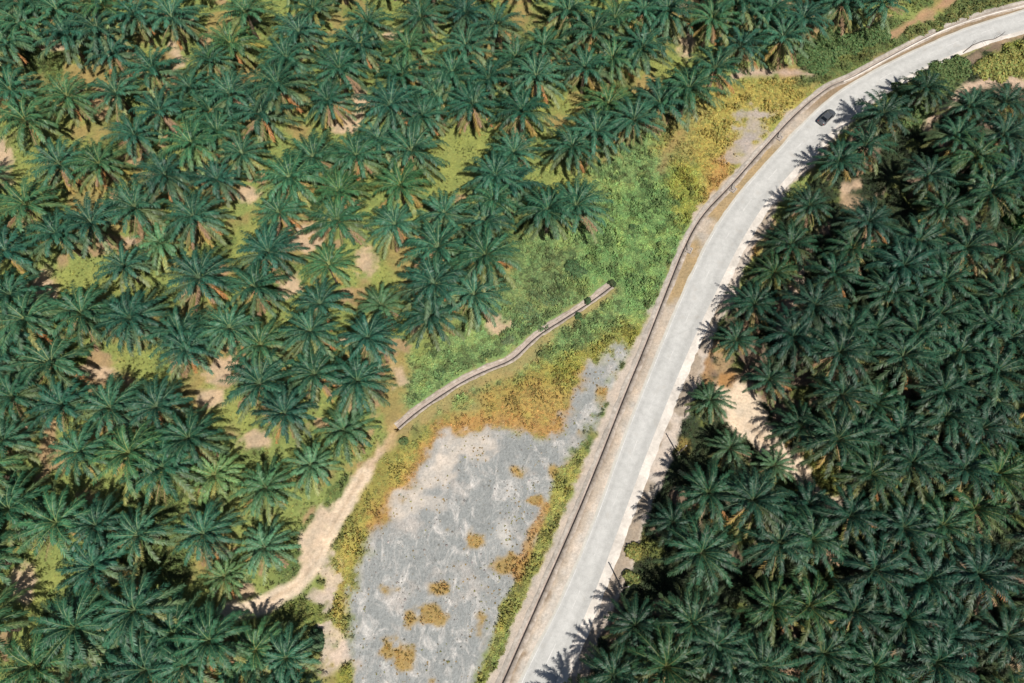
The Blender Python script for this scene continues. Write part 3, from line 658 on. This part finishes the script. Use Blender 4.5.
shrub(579, 318, 0.8, 0.8, DG, 'small dark bush below the bend of the short drain', 3)
shrub(505, 339, 1.3, 0.6, (0.12,0.175,0.085), 'pale low bush beside the middle of the short drain')
shrub(441, 374, 1.0, 0.8, DG, 'small round bush above the lower half of the short drain', 4)
shrub(404, 441, 0.8, 0.6, (0.10,0.15,0.055), 'low green bush on the bare patch below the lower end of the short drain')
shrub(647, 305, 0.8, 0.8, (0.07,0.11,0.035), 'little bush by the roadside drain at the field edge', 3)
shrub(880, 27, 1.9, 1.2, (0.035,0.07,0.03), 'dark bush beside the reddish far trail', 5)
shrub(1021, 221, 3.0, 5.2, (0.055,0.15,0.045), 'bright green bushy tree at the picture edge among the upper palms', 8, 0.34)
shrub(1016, 309, 3.6, 5.0, (0.06,0.15,0.05), 'broad bright green bushy tree at the edge among the palms', 9, 0.34)
shrub(1019, 456, 3.0, 4.5, (0.06,0.14,0.04), 'bright green bushy tree at the edge, lowest of the three there', 8, 0.34)
shrub(318, 640, 1.4, 2.2, (0.05,0.10,0.05), 'leafy young bush at the tip of the grove beside the lime patch', 6)
shrub(671, 517, 2.6, 2.6, (0.05,0.10,0.04), 'leafy bush between the gravel verge and the dark palms', 7)
shrub(636, 549, 1.6, 1.1, (0.23,0.24,0.07), 'yellow green bush on the edge of the gravel verge', 5)
shrub(631, 577, 1.3, 1.2, (0.19,0.22,0.07), 'pale green bush at the foot of the lower roadside pole', 5)

# ------------------------------------------------------------------ oil palms
def frond_geo(V, F4, F3, Cc, az, e0, L, droop, col, n_leaf=32, lw=0.10, ll=0.95, sag=0.3, wander=0.25, vlim=(-35, 38), rcol=None, start=0.16, z0=0.0, r0=0.15):
    m = 12; pts = []; pos = np.array([math.cos(az)*r0, math.sin(az)*r0, z0]); tans = []
    for i in range(m+1):
        t = i/m; e = e0-droop*t**1.25; a = az+wander*t*t
        tv = np.array([math.cos(a)*math.cos(e), math.sin(a)*math.cos(e), math.sin(e)])
        pts.append(pos.copy()); tans.append(tv); pos = pos+tv*L/m
    pts = np.array(pts); tans = np.array(tans)
    def ev(t):
        f = min(t*m, m-1e-6); i = int(f); f -= i
        return pts[i]*(1-f)+pts[i+1]*f, tans[i]*(1-f)+tans[i+1]*f
    # rachis: three-sided tapering stalk
    base = len(V); rc = rcol if rcol is not None else np.array(col)*1.7
    for i in range(0, m+1, 2):
        t = i/m; wd = 0.09*(1-t)+0.015; s = np.cross(tans[i], [0, 0, 1]); s /= np.linalg.norm(s)+1e-9; u = np.cross(s, tans[i])
        V += [pts[i]+s*wd, pts[i]+u*wd*0.7, pts[i]-s*wd]; Cc += [rc]*3
    for i in range(m//2):
        b = base+3*i
        F4 += [(b, b+1, b+4, b+3), (b+1, b+2, b+5, b+4)]
    for k in range(n_leaf):
        t = start+(0.99-start)*(k+0.5)/n_leaf
        o, tv = ev(t); tv = tv/np.linalg.norm(tv); s = np.cross(tv, [0, 0, 1]); s /= np.linalg.norm(s)+1e-9; u = np.cross(s, tv)
        l = ll*min(1, 0.45+1.7*t)*(1-0.42*max(0, t-0.78)/0.22)
        for sg in (1, -1):
            lk = l*random.uniform(0.8, 1.15); a = R(random.uniform(58, 74)-30*t); v = R(random.uniform(*vlim))
            d = math.cos(a)*tv + math.sin(a)*(sg*s*math.cos(v)+u*math.sin(v))
            wv = np.cross(d, u+0.35*sg*s*random.uniform(-1, 1)); wv = wv/(np.linalg.norm(wv)+1e-9)*lw*random.uniform(0.8, 1.2)
            mid = o+d*lk*0.5+np.array([0, 0, -sag*0.15*lk]); tip = o+d*lk+np.array([0, 0, -sag*lk])
            b = len(V); V += [o-wv*0.35, o+wv*0.35, mid+wv*0.5, mid-wv*0.5, tip]
            j = random.uniform(0.8, 1.22); c = np.array(col)*j; Cc += [c, c, c, c, c*1.05]
            F4.append((b, b+1, b+2, b+3)); F3.append((b+3, b+2, b+4))
def palm_meshes(kind, seed, skirt=False):
    random.seed(seed)
    V, F4, F3, Cc = [], [], [], []
    nf = {'full': 42, 'lean': 35, 'young': 32, 'ragged': 28}[kind]; L0 = {'full': 6.9, 'lean': 6.9, 'young': 5.6, 'ragged': 6.4}[kind]
    G = np.array([0.023, 0.080, 0.046]); OL = np.array([0.165, 0.165, 0.058])
    if kind == 'young': G = np.array([0.055, 0.135, 0.068])
    for i in range(nf):
        q = i/(nf-1)                               # 0 youngest, upright; 1 oldest, hanging
        az = i*2.39996+random.uniform(-0.22, 0.22)
        if skirt and q > 0.5 and math.sin(az) < -0.62 and random.random() < 0.8: continue      # these have died back and hang below
        e0 = R(80-74*q**0.85+random.uniform(-7, 7)); L = L0*(0.72+0.34*min(1, q*2.2))*random.uniform(0.9, 1.08)
        droop = R(34+50*math.sin(PI*min(1, 0.25+0.75*q))+random.uniform(-12, 14))
        so = math.sin(az) < -0.3
        k = min(1, max(0, (q-(0.42 if so else 0.6))*2.4))*random.uniform(0.15, 1.0)*(1.0 if so else 0.5)
        col = G*(1-k)+OL*k; col = col*random.uniform(0.72, 1.32)
        frond_geo(V, F4, F3, Cc, az, e0, L, droop, col, 38 if kind != 'young' else 30, 0.12, 0.88 if kind != 'young' else 0.75, 0.25, random.uniform(-0.4, 0.4), (-48, 16), z0=0.25-0.5*q, rcol=np.array([0.10, 0.15, 0.075]))
    # clasping leaf bases, coloured near black to paint shade into the crown's heart
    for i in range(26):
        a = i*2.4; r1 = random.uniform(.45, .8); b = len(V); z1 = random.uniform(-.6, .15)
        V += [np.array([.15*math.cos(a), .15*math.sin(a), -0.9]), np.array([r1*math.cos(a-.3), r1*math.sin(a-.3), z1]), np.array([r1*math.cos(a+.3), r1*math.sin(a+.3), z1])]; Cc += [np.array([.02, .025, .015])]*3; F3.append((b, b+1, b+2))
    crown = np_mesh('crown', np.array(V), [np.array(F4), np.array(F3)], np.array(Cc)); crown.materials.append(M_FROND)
    return crown
def dead_mesh(n, seed, spread=1.0):
    random.seed(seed); V, F4, F3, Cc = [], [], [], []
    pal = [(0.38,0.18,0.065), (0.25,0.16,0.085), (0.36,0.26,0.08), (0.22,0.22,0.07), (0.29,0.19,0.12), (0.15,0.17,0.06), (0.13,0.16,0.06), (0.18,0.18,0.065)]
    for i in range(n):
        az = -PI/2+random.uniform(-1, 1)*spread; e0 = R(random.uniform(-12, 16))
        frond_geo(V, F4, F3, Cc, az, e0, random.uniform(5.0, 6.6), R(random.uniform(30, 58)), np.array(random.choice(pal)), 26, 0.11, 0.8, 0.5, random.uniform(-0.3, 0.3), (-70, 5), np.array([0.30,0.20,0.11]), 0.2, -0.30, 0.25)
    me = np_mesh('dead_fronds', np.array(V), [np.array(F4), np.array(F3)], np.array(Cc)); me.materials.append(M_DEAD); return me
def trunk_mesh(h, seed):
    random.seed(seed); bm = bmesh.new(); k = int(h/0.35); n = 10; rings = []
    lx, ly = random.uniform(-.25, .25), random.uniform(-.25, .25)
    for i in range(k+1):
        t = i/k; r = 0.42-0.10*t+(0.16*(1-t*8) if t < 0.12 else 0)+(0.07 if i % 2 else 0)
        rings.append([bm.verts.new((lx*t*(1-t)+r*math.cos(2*PI*j/n+i*.3)*random.uniform(.9, 1.12), ly*t*(1-t)+r*math.sin(2*PI*j/n+i*.3)*random.uniform(.9, 1.12), -0.5+(h+0.5)*t)) for j in range(n)])
    for a, b in zip(rings, rings[1:]):
        for j in range(n): bm.faces.new((a[j], a[(j+1) % n], b[(j+1) % n], b[j]))
    bm.faces.new(rings[-1])
    me = bpy.data.meshes.new('trunk'); bm.to_mesh(me); bm.free(); me.materials.append(M_BARK); return me
CROWN = {'full': [palm_meshes('full', s) for s in (1, 2, 3, 4)], 'lean': [palm_meshes('lean', s) for s in (5, 6, 7)], 'young': [palm_meshes('young', s) for s in (8, 9)], 'ragged': [palm_meshes('ragged', s) for s in (10, 12)]}
SKIRT = [palm_meshes(k, s, True) for k, s in (('full', 41), ('full', 42), ('lean', 43), ('lean', 44))]
DEAD = {2: [dead_mesh(4, 20, 1.0), dead_mesh(4, 21, 1.2)], 4: [dead_mesh(7, 22, 1.0), dead_mesh(8, 23, 1.2), dead_mesh(7, 24, 1.1), dead_mesh(8, 29, 1.15)], 8: [dead_mesh(10, 25, 1.0), dead_mesh(11, 26, 1.15)]}
TRUNK = {h: [trunk_mesh(h, 30+int(h*3)), trunk_mesh(h, 60+int(h*3))] for h in (4.0, 5.5, 6.5, 7.5, 8.5)}
random.seed(4)
HEAVY = [(192,349),(866,145),(328,100),(473,104),(280,212),(217,180),(199,278),(255,287),(393,224),(321,303),(135,208),(265,115),(194,217),(59,164),(99,164),(544,80),(513,62),(713,19),(784,36),(205,535),(225,577),(93,567),(869,222),(755,304),(770,379),(801,427),(537,79),(715,69),(543,46),(314,374),(368,338),(709,493),(711,400),(979,575),(129,454),(380,306)]
SMALL = [(255,650),(286,658),(225,577),(809,505),(238,668),(636,626),(673,523),(731,448),(770,379),(801,427),(775,465),(737,340)]
SHORT = [(884,113),(927,88),(1006,102),(970,107),(866,145),(840,161),(810,205)]
YOUNG = [(775,465),(711,400),(731,448),(380,306),(265,548),(225,577),(215,475),(266,488),(311,466),(345,431),(161,243)]
def near(p, lst, r=10): return any(math.hypot(p[0]-a, p[1]-b) < r for a, b in lst)
def road_x(py): return float(np.interp(py, [-40,30,119,228,342,422,513,683,760], [1100,1010,862,775,712,676,640,572,540]))
EDGE = [(-22,60),(-25,175),(-20,230),(-24,300),(-22,370),(-20,470),(-25,560),(-20,630),(-18,5),(40,-22),(90,-28),(140,-24),(195,-26),(240,-22),(290,-28),(340,-22),(390,-30),(430,-24),(480,-26),(530,-24),(575,-28),(620,-22),(665,-26),(710,-30),(760,-28),(820,-30),(870,-28),
        (1048,140),(1050,200),(1052,270),(1050,345),(1048,400),(1050,470),(1052,530),(1050,600),(1050,660),(10,712),(70,715),(120,712),(180,712),(235,716),(285,712),(585,722),(635,716),(690,716),(745,714),(800,712),(850,716),(905,714),(960,712),(1015,712)]
ALLP = [(x, y, True) for x, y in PALMS]+[(x, y, False) for x, y in EDGE]
ORD = ['first','second','third','fourth','fifth','sixth','seventh','eighth','ninth','tenth','eleventh','twelfth','thirteenth','fourteenth','fifteenth','sixteenth','seventeenth','eighteenth','nineteenth','twentieth','twenty-first','twenty-second','twenty-third','twenty-fourth','twenty-fifth','twenty-sixth','twenty-seventh','twenty-eighth','twenty-ninth','thirtieth']
ORD += ['thirty-'+k for k in ORD[:9]]
recs = []
for (px, py, seen) in ALLP:
    left = px < road_x(py)
    edge_road = abs(px-road_x(py)) < 55
    young = near((px, py), YOUNG)
    h = 4.0 if young else (random.choice((5.5, 6.5, 6.5, 7.5)) if left else random.choice((6.5, 7.5, 7.5, 8.5)))
    if left and py > 430 and not young: h = random.choice((6.5, 7.5, 8.5))
    if not left and edge_road and not young: h = (4.0 if py < 350 else 5.5) if py < 480 else 6.5
    kind = 'young' if young else random.choices(('full', 'lean', 'ragged'), (5, 4, 1.6) if left else (2.5, 4, 3))[0]
    nd = 8 if near((px, py), HEAVY) else random.choices((0, 2, 4), (1.6, 3.4, 5.2))[0]
    if near((px, py), SMALL+SHORT) and not young: h = 5.5
    recs.append(dict(px=px, py=py, left=left, h=h, kind=kind, nd=nd, seen=seen))
def rows(sel, nrow):
    sel.sort(key=lambda r: r['py']); y0, y1 = 0, 683
    out = [[] for _ in range(nrow)]
    for r in sel: out[min(nrow-1, max(0, int((r['py']-y0)/(y1-y0)*nrow)))].append(r)
    for row in out: row.sort(key=lambda r: r['px'])
    return out
LAND = [((823,118),'palm nearest the dark car on the road'),((677,454),'palm beside the upper roadside pole'),((621,588),'palm beside the lower roadside pole'),((397,427),'palm at the lower end of the short drain'),((318,545),'palm beside the wide sandy bend of the dirt track'),
        ((258,606),'palm where the dirt track enters the grove'),((752,425),'palm beside the sandy track end inside the right grove'),((815,485),'palm over the far end of the sandy track right of the road'),((562,209),'palm of the close pair standing out in the green field'),((585,209),'darker palm of the close pair standing out in the green field'),
        ((430,335),'palm jutting furthest into the field above the short drain'),((455,150),'palm on the edge of the pale grassy glade'),((740,70),'palm above the pinkish path by the yellow ferns'),((868,40),'palm behind the reddish far trail'),((945,90),'palm beside the scrub inside the road bend'),((303,240),'palm beside the brightest bare patch in the left grove'),((225,371),'palm beside the pale bare patch in mid left grove'),((95,372),'palm above the sandy gap near the left side'),((3,160),'palm beside the orange bare strip at the left edge'),((330,640),'palm at the tip of the grove by the stony clearing'),((20,595),'palm beside the yellow grass gap at the left edge'),((688,45),'palm beside the bare bank above the yellow field')]
used = set()
for (lx, ly), txt in LAND:
    c = [r for r in recs if r['seen'] and 'lab' not in r]
    r = min(c, key=lambda r: math.hypot(r['px']-lx, r['py']-ly)); r['lab'] = txt
for side, nm, nrow in ((True, 'left', 14), (False, 'right', 14)):
    for ri, row in enumerate(rows([r for r in recs if r['left'] == side and r['seen']], nrow)):
        for ci, r in enumerate(row):
            if 'lab' in r: continue
            look = {0: 'all green palm', 2: 'palm with a few yellowed lower fronds', 4: 'palm with several brown hanging fronds', 8: 'palm with a wide skirt of dead fronds'}[r['nd']]
            r['lab'] = '%s, %s from left in %s row, %s grove' % (look, ORD[ci], ORD[ri], nm)
EDG = {}
for r in recs:
    if 'lab' in r: continue
    e = 'upper' if r['py'] < 0 else 'lower' if r['py'] > 700 else 'left' if r['px'] < 0 else 'right'
    EDG.setdefault((e, r['left']), []).append(r)
for (e, l), lst in EDG.items():
    lst.sort(key=lambda r: r['px'] if e in ('upper', 'lower') else r['py'])
    for i, r in enumerate(lst): r['lab'] = '%s palm cut off by the %s picture edge, %s grove, counted %s' % (ORD[i], e, 'left' if l else 'right', 'from the left' if e in ('upper', 'lower') else 'downward')
def copy_under(me_obj, root):
    c = me_obj.copy(); COL.objects.link(c); c.parent = root; return c
PROTO = {}
for r in recs:
    g = at(r['px'], r['py'], r['h']+0.4)
    z = float(relief(np.array([g[0]]), np.array([g[1]]))[0])
    if near((r['px'], r['py']), [(775,465)]): r['h'] = 4.0
    sc = (0.9 if not r['left'] and r['py'] < 480 and abs(r['px']-road_x(r['py'])) < 55 else 1.0)*random.uniform(0.80, 1.06)*(0.78 if near((r['px'], r['py']), SMALL) else 1.0)*(0.97 if not r['left'] else 1.0 if r['py'] < 430 else 0.96)
    tone = random.uniform(0.85, 1.18)*(1.15 if r['left'] else 0.70)  # right grove crowns darkened in colour, standing in for deeper shade on that side
    root = thing('oil_palm', r['lab'][0].lower()+r['lab'][1:], 'palm tree', (g[0], g[1], z), 0, 'oil palms left of the road' if r['left'] else 'oil palms right of the road', 1.0)
    key = ('t', r['h'], random.randrange(2))
    def part(nm, me, zoff, rz, s, tilt=0.0):
        if me.name not in PROTO:
            o = link_mesh(nm, me, None, root); PROTO[me.name] = o
        else: o = copy_under(PROTO[me.name], root)
        o.location = (0, 0, zoff); o.rotation_euler = (Matrix.Rotation(-tilt*random.uniform(0.3, 1.5), 3, 'X') @ Matrix.Rotation(random.uniform(-tilt, tilt)*0.7, 3, 'Y') @ Matrix.Rotation(rz, 3, 'Z')).to_euler()
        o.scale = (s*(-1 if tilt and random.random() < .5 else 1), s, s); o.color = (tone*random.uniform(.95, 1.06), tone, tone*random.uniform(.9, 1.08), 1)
        return o
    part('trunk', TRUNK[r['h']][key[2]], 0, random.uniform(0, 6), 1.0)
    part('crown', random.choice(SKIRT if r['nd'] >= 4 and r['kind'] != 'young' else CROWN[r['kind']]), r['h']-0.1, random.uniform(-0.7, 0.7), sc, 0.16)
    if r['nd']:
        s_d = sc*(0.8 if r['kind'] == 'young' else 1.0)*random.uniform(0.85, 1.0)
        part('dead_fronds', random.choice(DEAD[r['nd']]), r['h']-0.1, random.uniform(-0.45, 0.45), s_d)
# a dead palm collapsed among the lower right palms
def wilted(px, py, h, label, seed):
    random.seed(seed); g = at(px, py, h); o = thing('dead_palm', label, 'dead palm', (g[0], g[1], 0), 0.3)
    link_mesh('trunk', trunk_mesh(h, seed), None, o)
    V, F4, F3, Cc = [], [], [], []
    for i in range(11):
        frond_geo(V, F4, F3, Cc, i*2.4+random.uniform(-.2, .2), R(random.uniform(-15, 35)), random.uniform(3.6, 5.2), R(random.uniform(70, 95)), np.array(random.choice([(0.17,0.12,0.09),(0.20,0.13,0.09),(0.14,0.11,0.09)])), 20, 0.11, 0.6, 0.6, 0.2, (-80, -20), np.array([0.24,0.17,0.12]))
    me = np_mesh('crown', np.array(V), [np.array(F4), np.array(F3)], np.array(Cc)); me.materials.append(M_DEAD)
    c = link_mesh('crown', me, None, o); c.location = (0, 0, h-0.1)
wilted(938, 662, 5.5, 'dead palm with grey brown drooping fronds among dark palms', 77)

# ------------------------------------------------------------------ car on the road
def on_road(px, py):
    g = at(px, py)[:2]; i = int(np.argmin(np.hypot(*(W_C-g).T))); T = W_C[i+1]-W_C[i-1]; return g, math.atan2(T[1], T[0])
g, ang = on_road(825.5, 119)
car = thing('car', 'dark grey saloon car driving up the pale road', 'car', (g[0], g[1], 0.05), ang)
def loft(secs):
    """secs: x, list of (y,z) half-section points -> symmetric lofted shell"""
    bm = bmesh.new(); rings = []
    for x, hs in secs:
        full = [(y, z) for y, z in hs]+[(-y, z) for y, z in hs[::-1]]
        rings.append([bm.verts.new((x, y, z)) for y, z in full])
    n = len(rings[0])
    for a, b in zip(rings, rings[1:]):
        for k in range(n): bm.faces.new((a[k], a[(k+1) % n], b[(k+1) % n], b[k]))
    bm.faces.new(rings[0]); bm.faces.new(rings[-1][::-1]); return bm
def sec(x, w, zb, zt, crown=0.05):
    return (x, [(w*0.86, zb), (w, zb+0.16), (w, zb+(zt-zb)*0.62), (w*0.94, zt-0.04), (w*0.55, zt+crown*0.7), (w*0.15, zt+crown)])
body = loft([sec(-2.18, 0.66, 0.36, 0.80), sec(-2.10, 0.79, 0.26, 0.94), sec(-1.75, 0.86, 0.20, 1.0), sec(-0.9, 0.89, 0.18, 0.98), sec(0.2, 0.90, 0.18, 0.96), sec(1.0, 0.89, 0.18, 0.93), sec(1.6, 0.87, 0.20, 0.84), sec(2.05, 0.80, 0.24, 0.72), sec(2.2, 0.66, 0.32, 0.62)])
bm_mesh('body', body, M_PAINT, car, True)
def ring(x, w, z): return (x, [(w, z-0.02), (w, z), (w*0.5, z+0.02)])
cab = bmesh.new()
lo = [(-1.62, 0.74), (-0.75, 0.80), (0.25, 0.80), (1.02, 0.72)]; hi = [(-0.98, 0.58), (-0.6, 0.62), (0.05, 0.62), (0.30, 0.57)]
LO, HI = [], []
for (x, w_) in lo+[(x, -w_) for x, w_ in lo[::-1]]: LO.append(cab.verts.new((x, w_, 0.95)))
for (x, w_) in hi+[(x, -w_) for x, w_ in hi[::-1]]: HI.append(cab.verts.new((x, w_, 1.40)))
for k in range(8): cab.faces.new((LO[k], LO[(k+1) % 8], HI[(k+1) % 8], HI[k]))
cab.faces.new(HI)
bm_mesh('window_glass', cab, M_GLASS, car)
rf = bmesh.new(); a = []; b = []
for (x, w_) in [(-1.04, 0.60), (-0.6, 0.65), (0.05, 0.65), (0.36, 0.59), (0.36, -0.59), (0.05, -0.65), (-0.6, -0.65), (-1.04, -0.60)]:
    a.append(rf.verts.new((x, w_, 1.385))); b.append(rf.verts.new((x*0.95, w_*0.86, 1.455)))
for k in range(8): rf.faces.new((a[k], a[(k+1) % 8], b[(k+1) % 8], b[k]))
rf.faces.new(b); rf.faces.new(a[::-1]); bm_mesh('roof', rf, M_PAINT, car)
for (x0, x1, y0, y1) in ((1.06, 0.33, 0.72, 0.58), (-1.66, -1.0, 0.74, 0.59), (-0.30, -0.30, 0.81, 0.635)):
    for sg in (1, -1):
        pm = bmesh.new(); add_tube(pm, [(x0, sg*y0, 0.95), (x1, sg*y1, 1.41)], 0.035, 6); bm_mesh('pillar', pm, M_PAINT, car)
for x in (1.36, -1.32):
    for sg in (1, -1):
        wb = bmesh.new(); r_ = bmesh.ops.create_cone(wb, segments=20, radius1=0.32, radius2=0.32, depth=0.21, cap_ends=True)
        bmesh.ops.rotate(wb, verts=wb.verts, cent=(0, 0, 0), matrix=Matrix.Rotation(PI/2, 3, 'X')); bmesh.ops.translate(wb, verts=wb.verts, vec=(x, sg*0.80, 0.32))
        wh = bm_mesh('wheel', wb, M_TYRE, car, False, 0.03)
        rb = bmesh.new(); bmesh.ops.create_cone(rb, segments=16, radius1=0.20, radius2=0.17, depth=0.03, cap_ends=True)
        bmesh.ops.rotate(rb, verts=rb.verts, cent=(0, 0, 0), matrix=Matrix.Rotation(-sg*PI/2, 3, 'X')); bmesh.ops.translate(rb, verts=rb.verts, vec=(x, sg*0.92, 0.32))
        bm_mesh('rim', rb, M_RIM, wh)
for sg in (1, -1):
    b_ = bmesh.new(); add_box(b_, (2.08, sg*0.58, 0.66), (0.20, 0.28, 0.12), sg*0.35*-1); bm_mesh('headlight', b_, M_LAMP, car, False, 0.02)
    b_ = bmesh.new(); add_box(b_, (-2.10, sg*0.62, 0.82), (0.14, 0.26, 0.14), sg*0.25); bm_mesh('tail_light', b_, M_RED, car, False, 0.02)
    b_ = bmesh.new(); add_box(b_, (0.72, sg*0.98, 1.0), (0.14, 0.20, 0.13)); bm_mesh('wing_mirror', b_, M_PAINT, car, False, 0.03)
b_ = bmesh.new(); add_box(b_, (2.21, 0, 0.46), (0.04, 0.9, 0.14)); bm_mesh('grille', b_, M_PLATE, car, False, 0.01)

# ------------------------------------------------------------------ roadside poles, drain inlets, fallen branch
def pole(px, py, h, label):
    g = at(px, py); o = thing('roadside_pole', label, 'pole', (g[0], g[1], 0), 0.4, 'poles along the gravel verge')
    b = bmesh.new(); add_tube(b, [(0, 0, -0.3), (0.02, 0, h*.5), (0, 0.03, h)], [0.15, 0.12, 0.09], 12); bm_mesh('shaft', b, M_WOOD, o, True)
    b = bmesh.new(); add_box(b, (0, 0, 0.08), (0.62, 0.62, 0.30)); bm_mesh('footing', b, M_CONC, o, False, 0.04)
    b = bmesh.new(); add_tube(b, [(0, 0.03, h), (0, 0.03, h+0.10)], [0.13, 0.05], 10); bm_mesh('cap', b, M_STEEL, o)
    b = bmesh.new(); add_tube(b, [(0, 0, h-0.7), (0.22, 0, h-0.62), (0.3, 0, h-0.5)], 0.03, 6); bm_mesh('bracket', b, M_STEEL, o)
pole(621.5, 588, 7.6, 'slender timber pole on the gravel verge by the lower road, nearer the bottom')
pole(677.5, 454, 6.8, 'slender timber pole at the verge edge beside a palm halfway up the road')
def inlet(px, py, label):
    g = at(px, py)[:2]; i = int(np.argmin(np.hypot(*(W_D-g).T))); T = W_D[min(i+1, len(W_D)-1)]-W_D[i-1]; an = math.atan2(T[1], T[0])
    c = W_D[i]+np.array([T[1], -T[0]])/np.linalg.norm(T)*1.05
    o = thing('drain_inlet', label, 'drain inlet', (c[0], c[1], 0), an, 'inlets on the roadside drain')
    b = bmesh.new()
    for (cx_, cy_, sx, sy) in ((0.55, 0, 0.2, 0.9), (-0.55, 0, 0.2, 0.9), (0, -0.5, 1.3, 0.2)): add_box(b, (cx_, cy_, 0.02), (sx, sy, 0.42))
    bm_mesh('concrete_wall', b, M_CONC, o, False, 0.02)
    b = bmesh.new(); add_box(b, (0, 0, -0.02), (0.9, 0.8, 0.1)); bm_mesh('pit_floor', b, M_DRAIN, o)
    b = bmesh.new(); add_box(b, (0.35, 0.25, 0.30), (1.2, 0.5, 0.10), 0.35); bm_mesh('cover_slab', b, M_CONC, o, False, 0.02)
inlet(690, 250, 'small concrete inlet box on the drain beside the green field')
inlet(730, 187, 'small concrete inlet box on the drain by the orange ferns')
inlet(776, 135, 'small concrete inlet box on the drain near the car')
g0 = at(965, 50); o = thing('fallen_branch', 'thin dead branch fallen across the road edge in the bend', 'branch', (g0[0], g0[1], 0.1), 0)
br = [at(963, 53), at(972, 46), at(982, 42), at(994, 40), at(1001, 36), at(1005, 32)]
b = bmesh.new(); add_tube(b, [tuple(Vector(q)-Vector(g0)+Vector((0, 0, 0.05+0.22*math.sin(i*0.6)))) for i, q in enumerate(br)], [0.08, 0.07, 0.06, 0.05, 0.04, 0.02], 7)
for i, (dx, dy) in ((1, (1.2, 1.6)), (2, (0.4, -1.4)), (3, (1.2, 1.5)), (4, (-1.2, 0.6)), (4, (1.3, -0.2))):
    q = Vector(br[i])-Vector(g0); z = 0.05+0.22*math.sin(i*0.6); add_tube(b, [(q.x, q.y, z), (q.x+dx*.5, q.y+dy*.5, z+.25), (q.x+dx, q.y+dy, z+.15)], [0.03, 0.02, 0.01], 6)
bm_mesh('limb', b, M_TWIG, o)
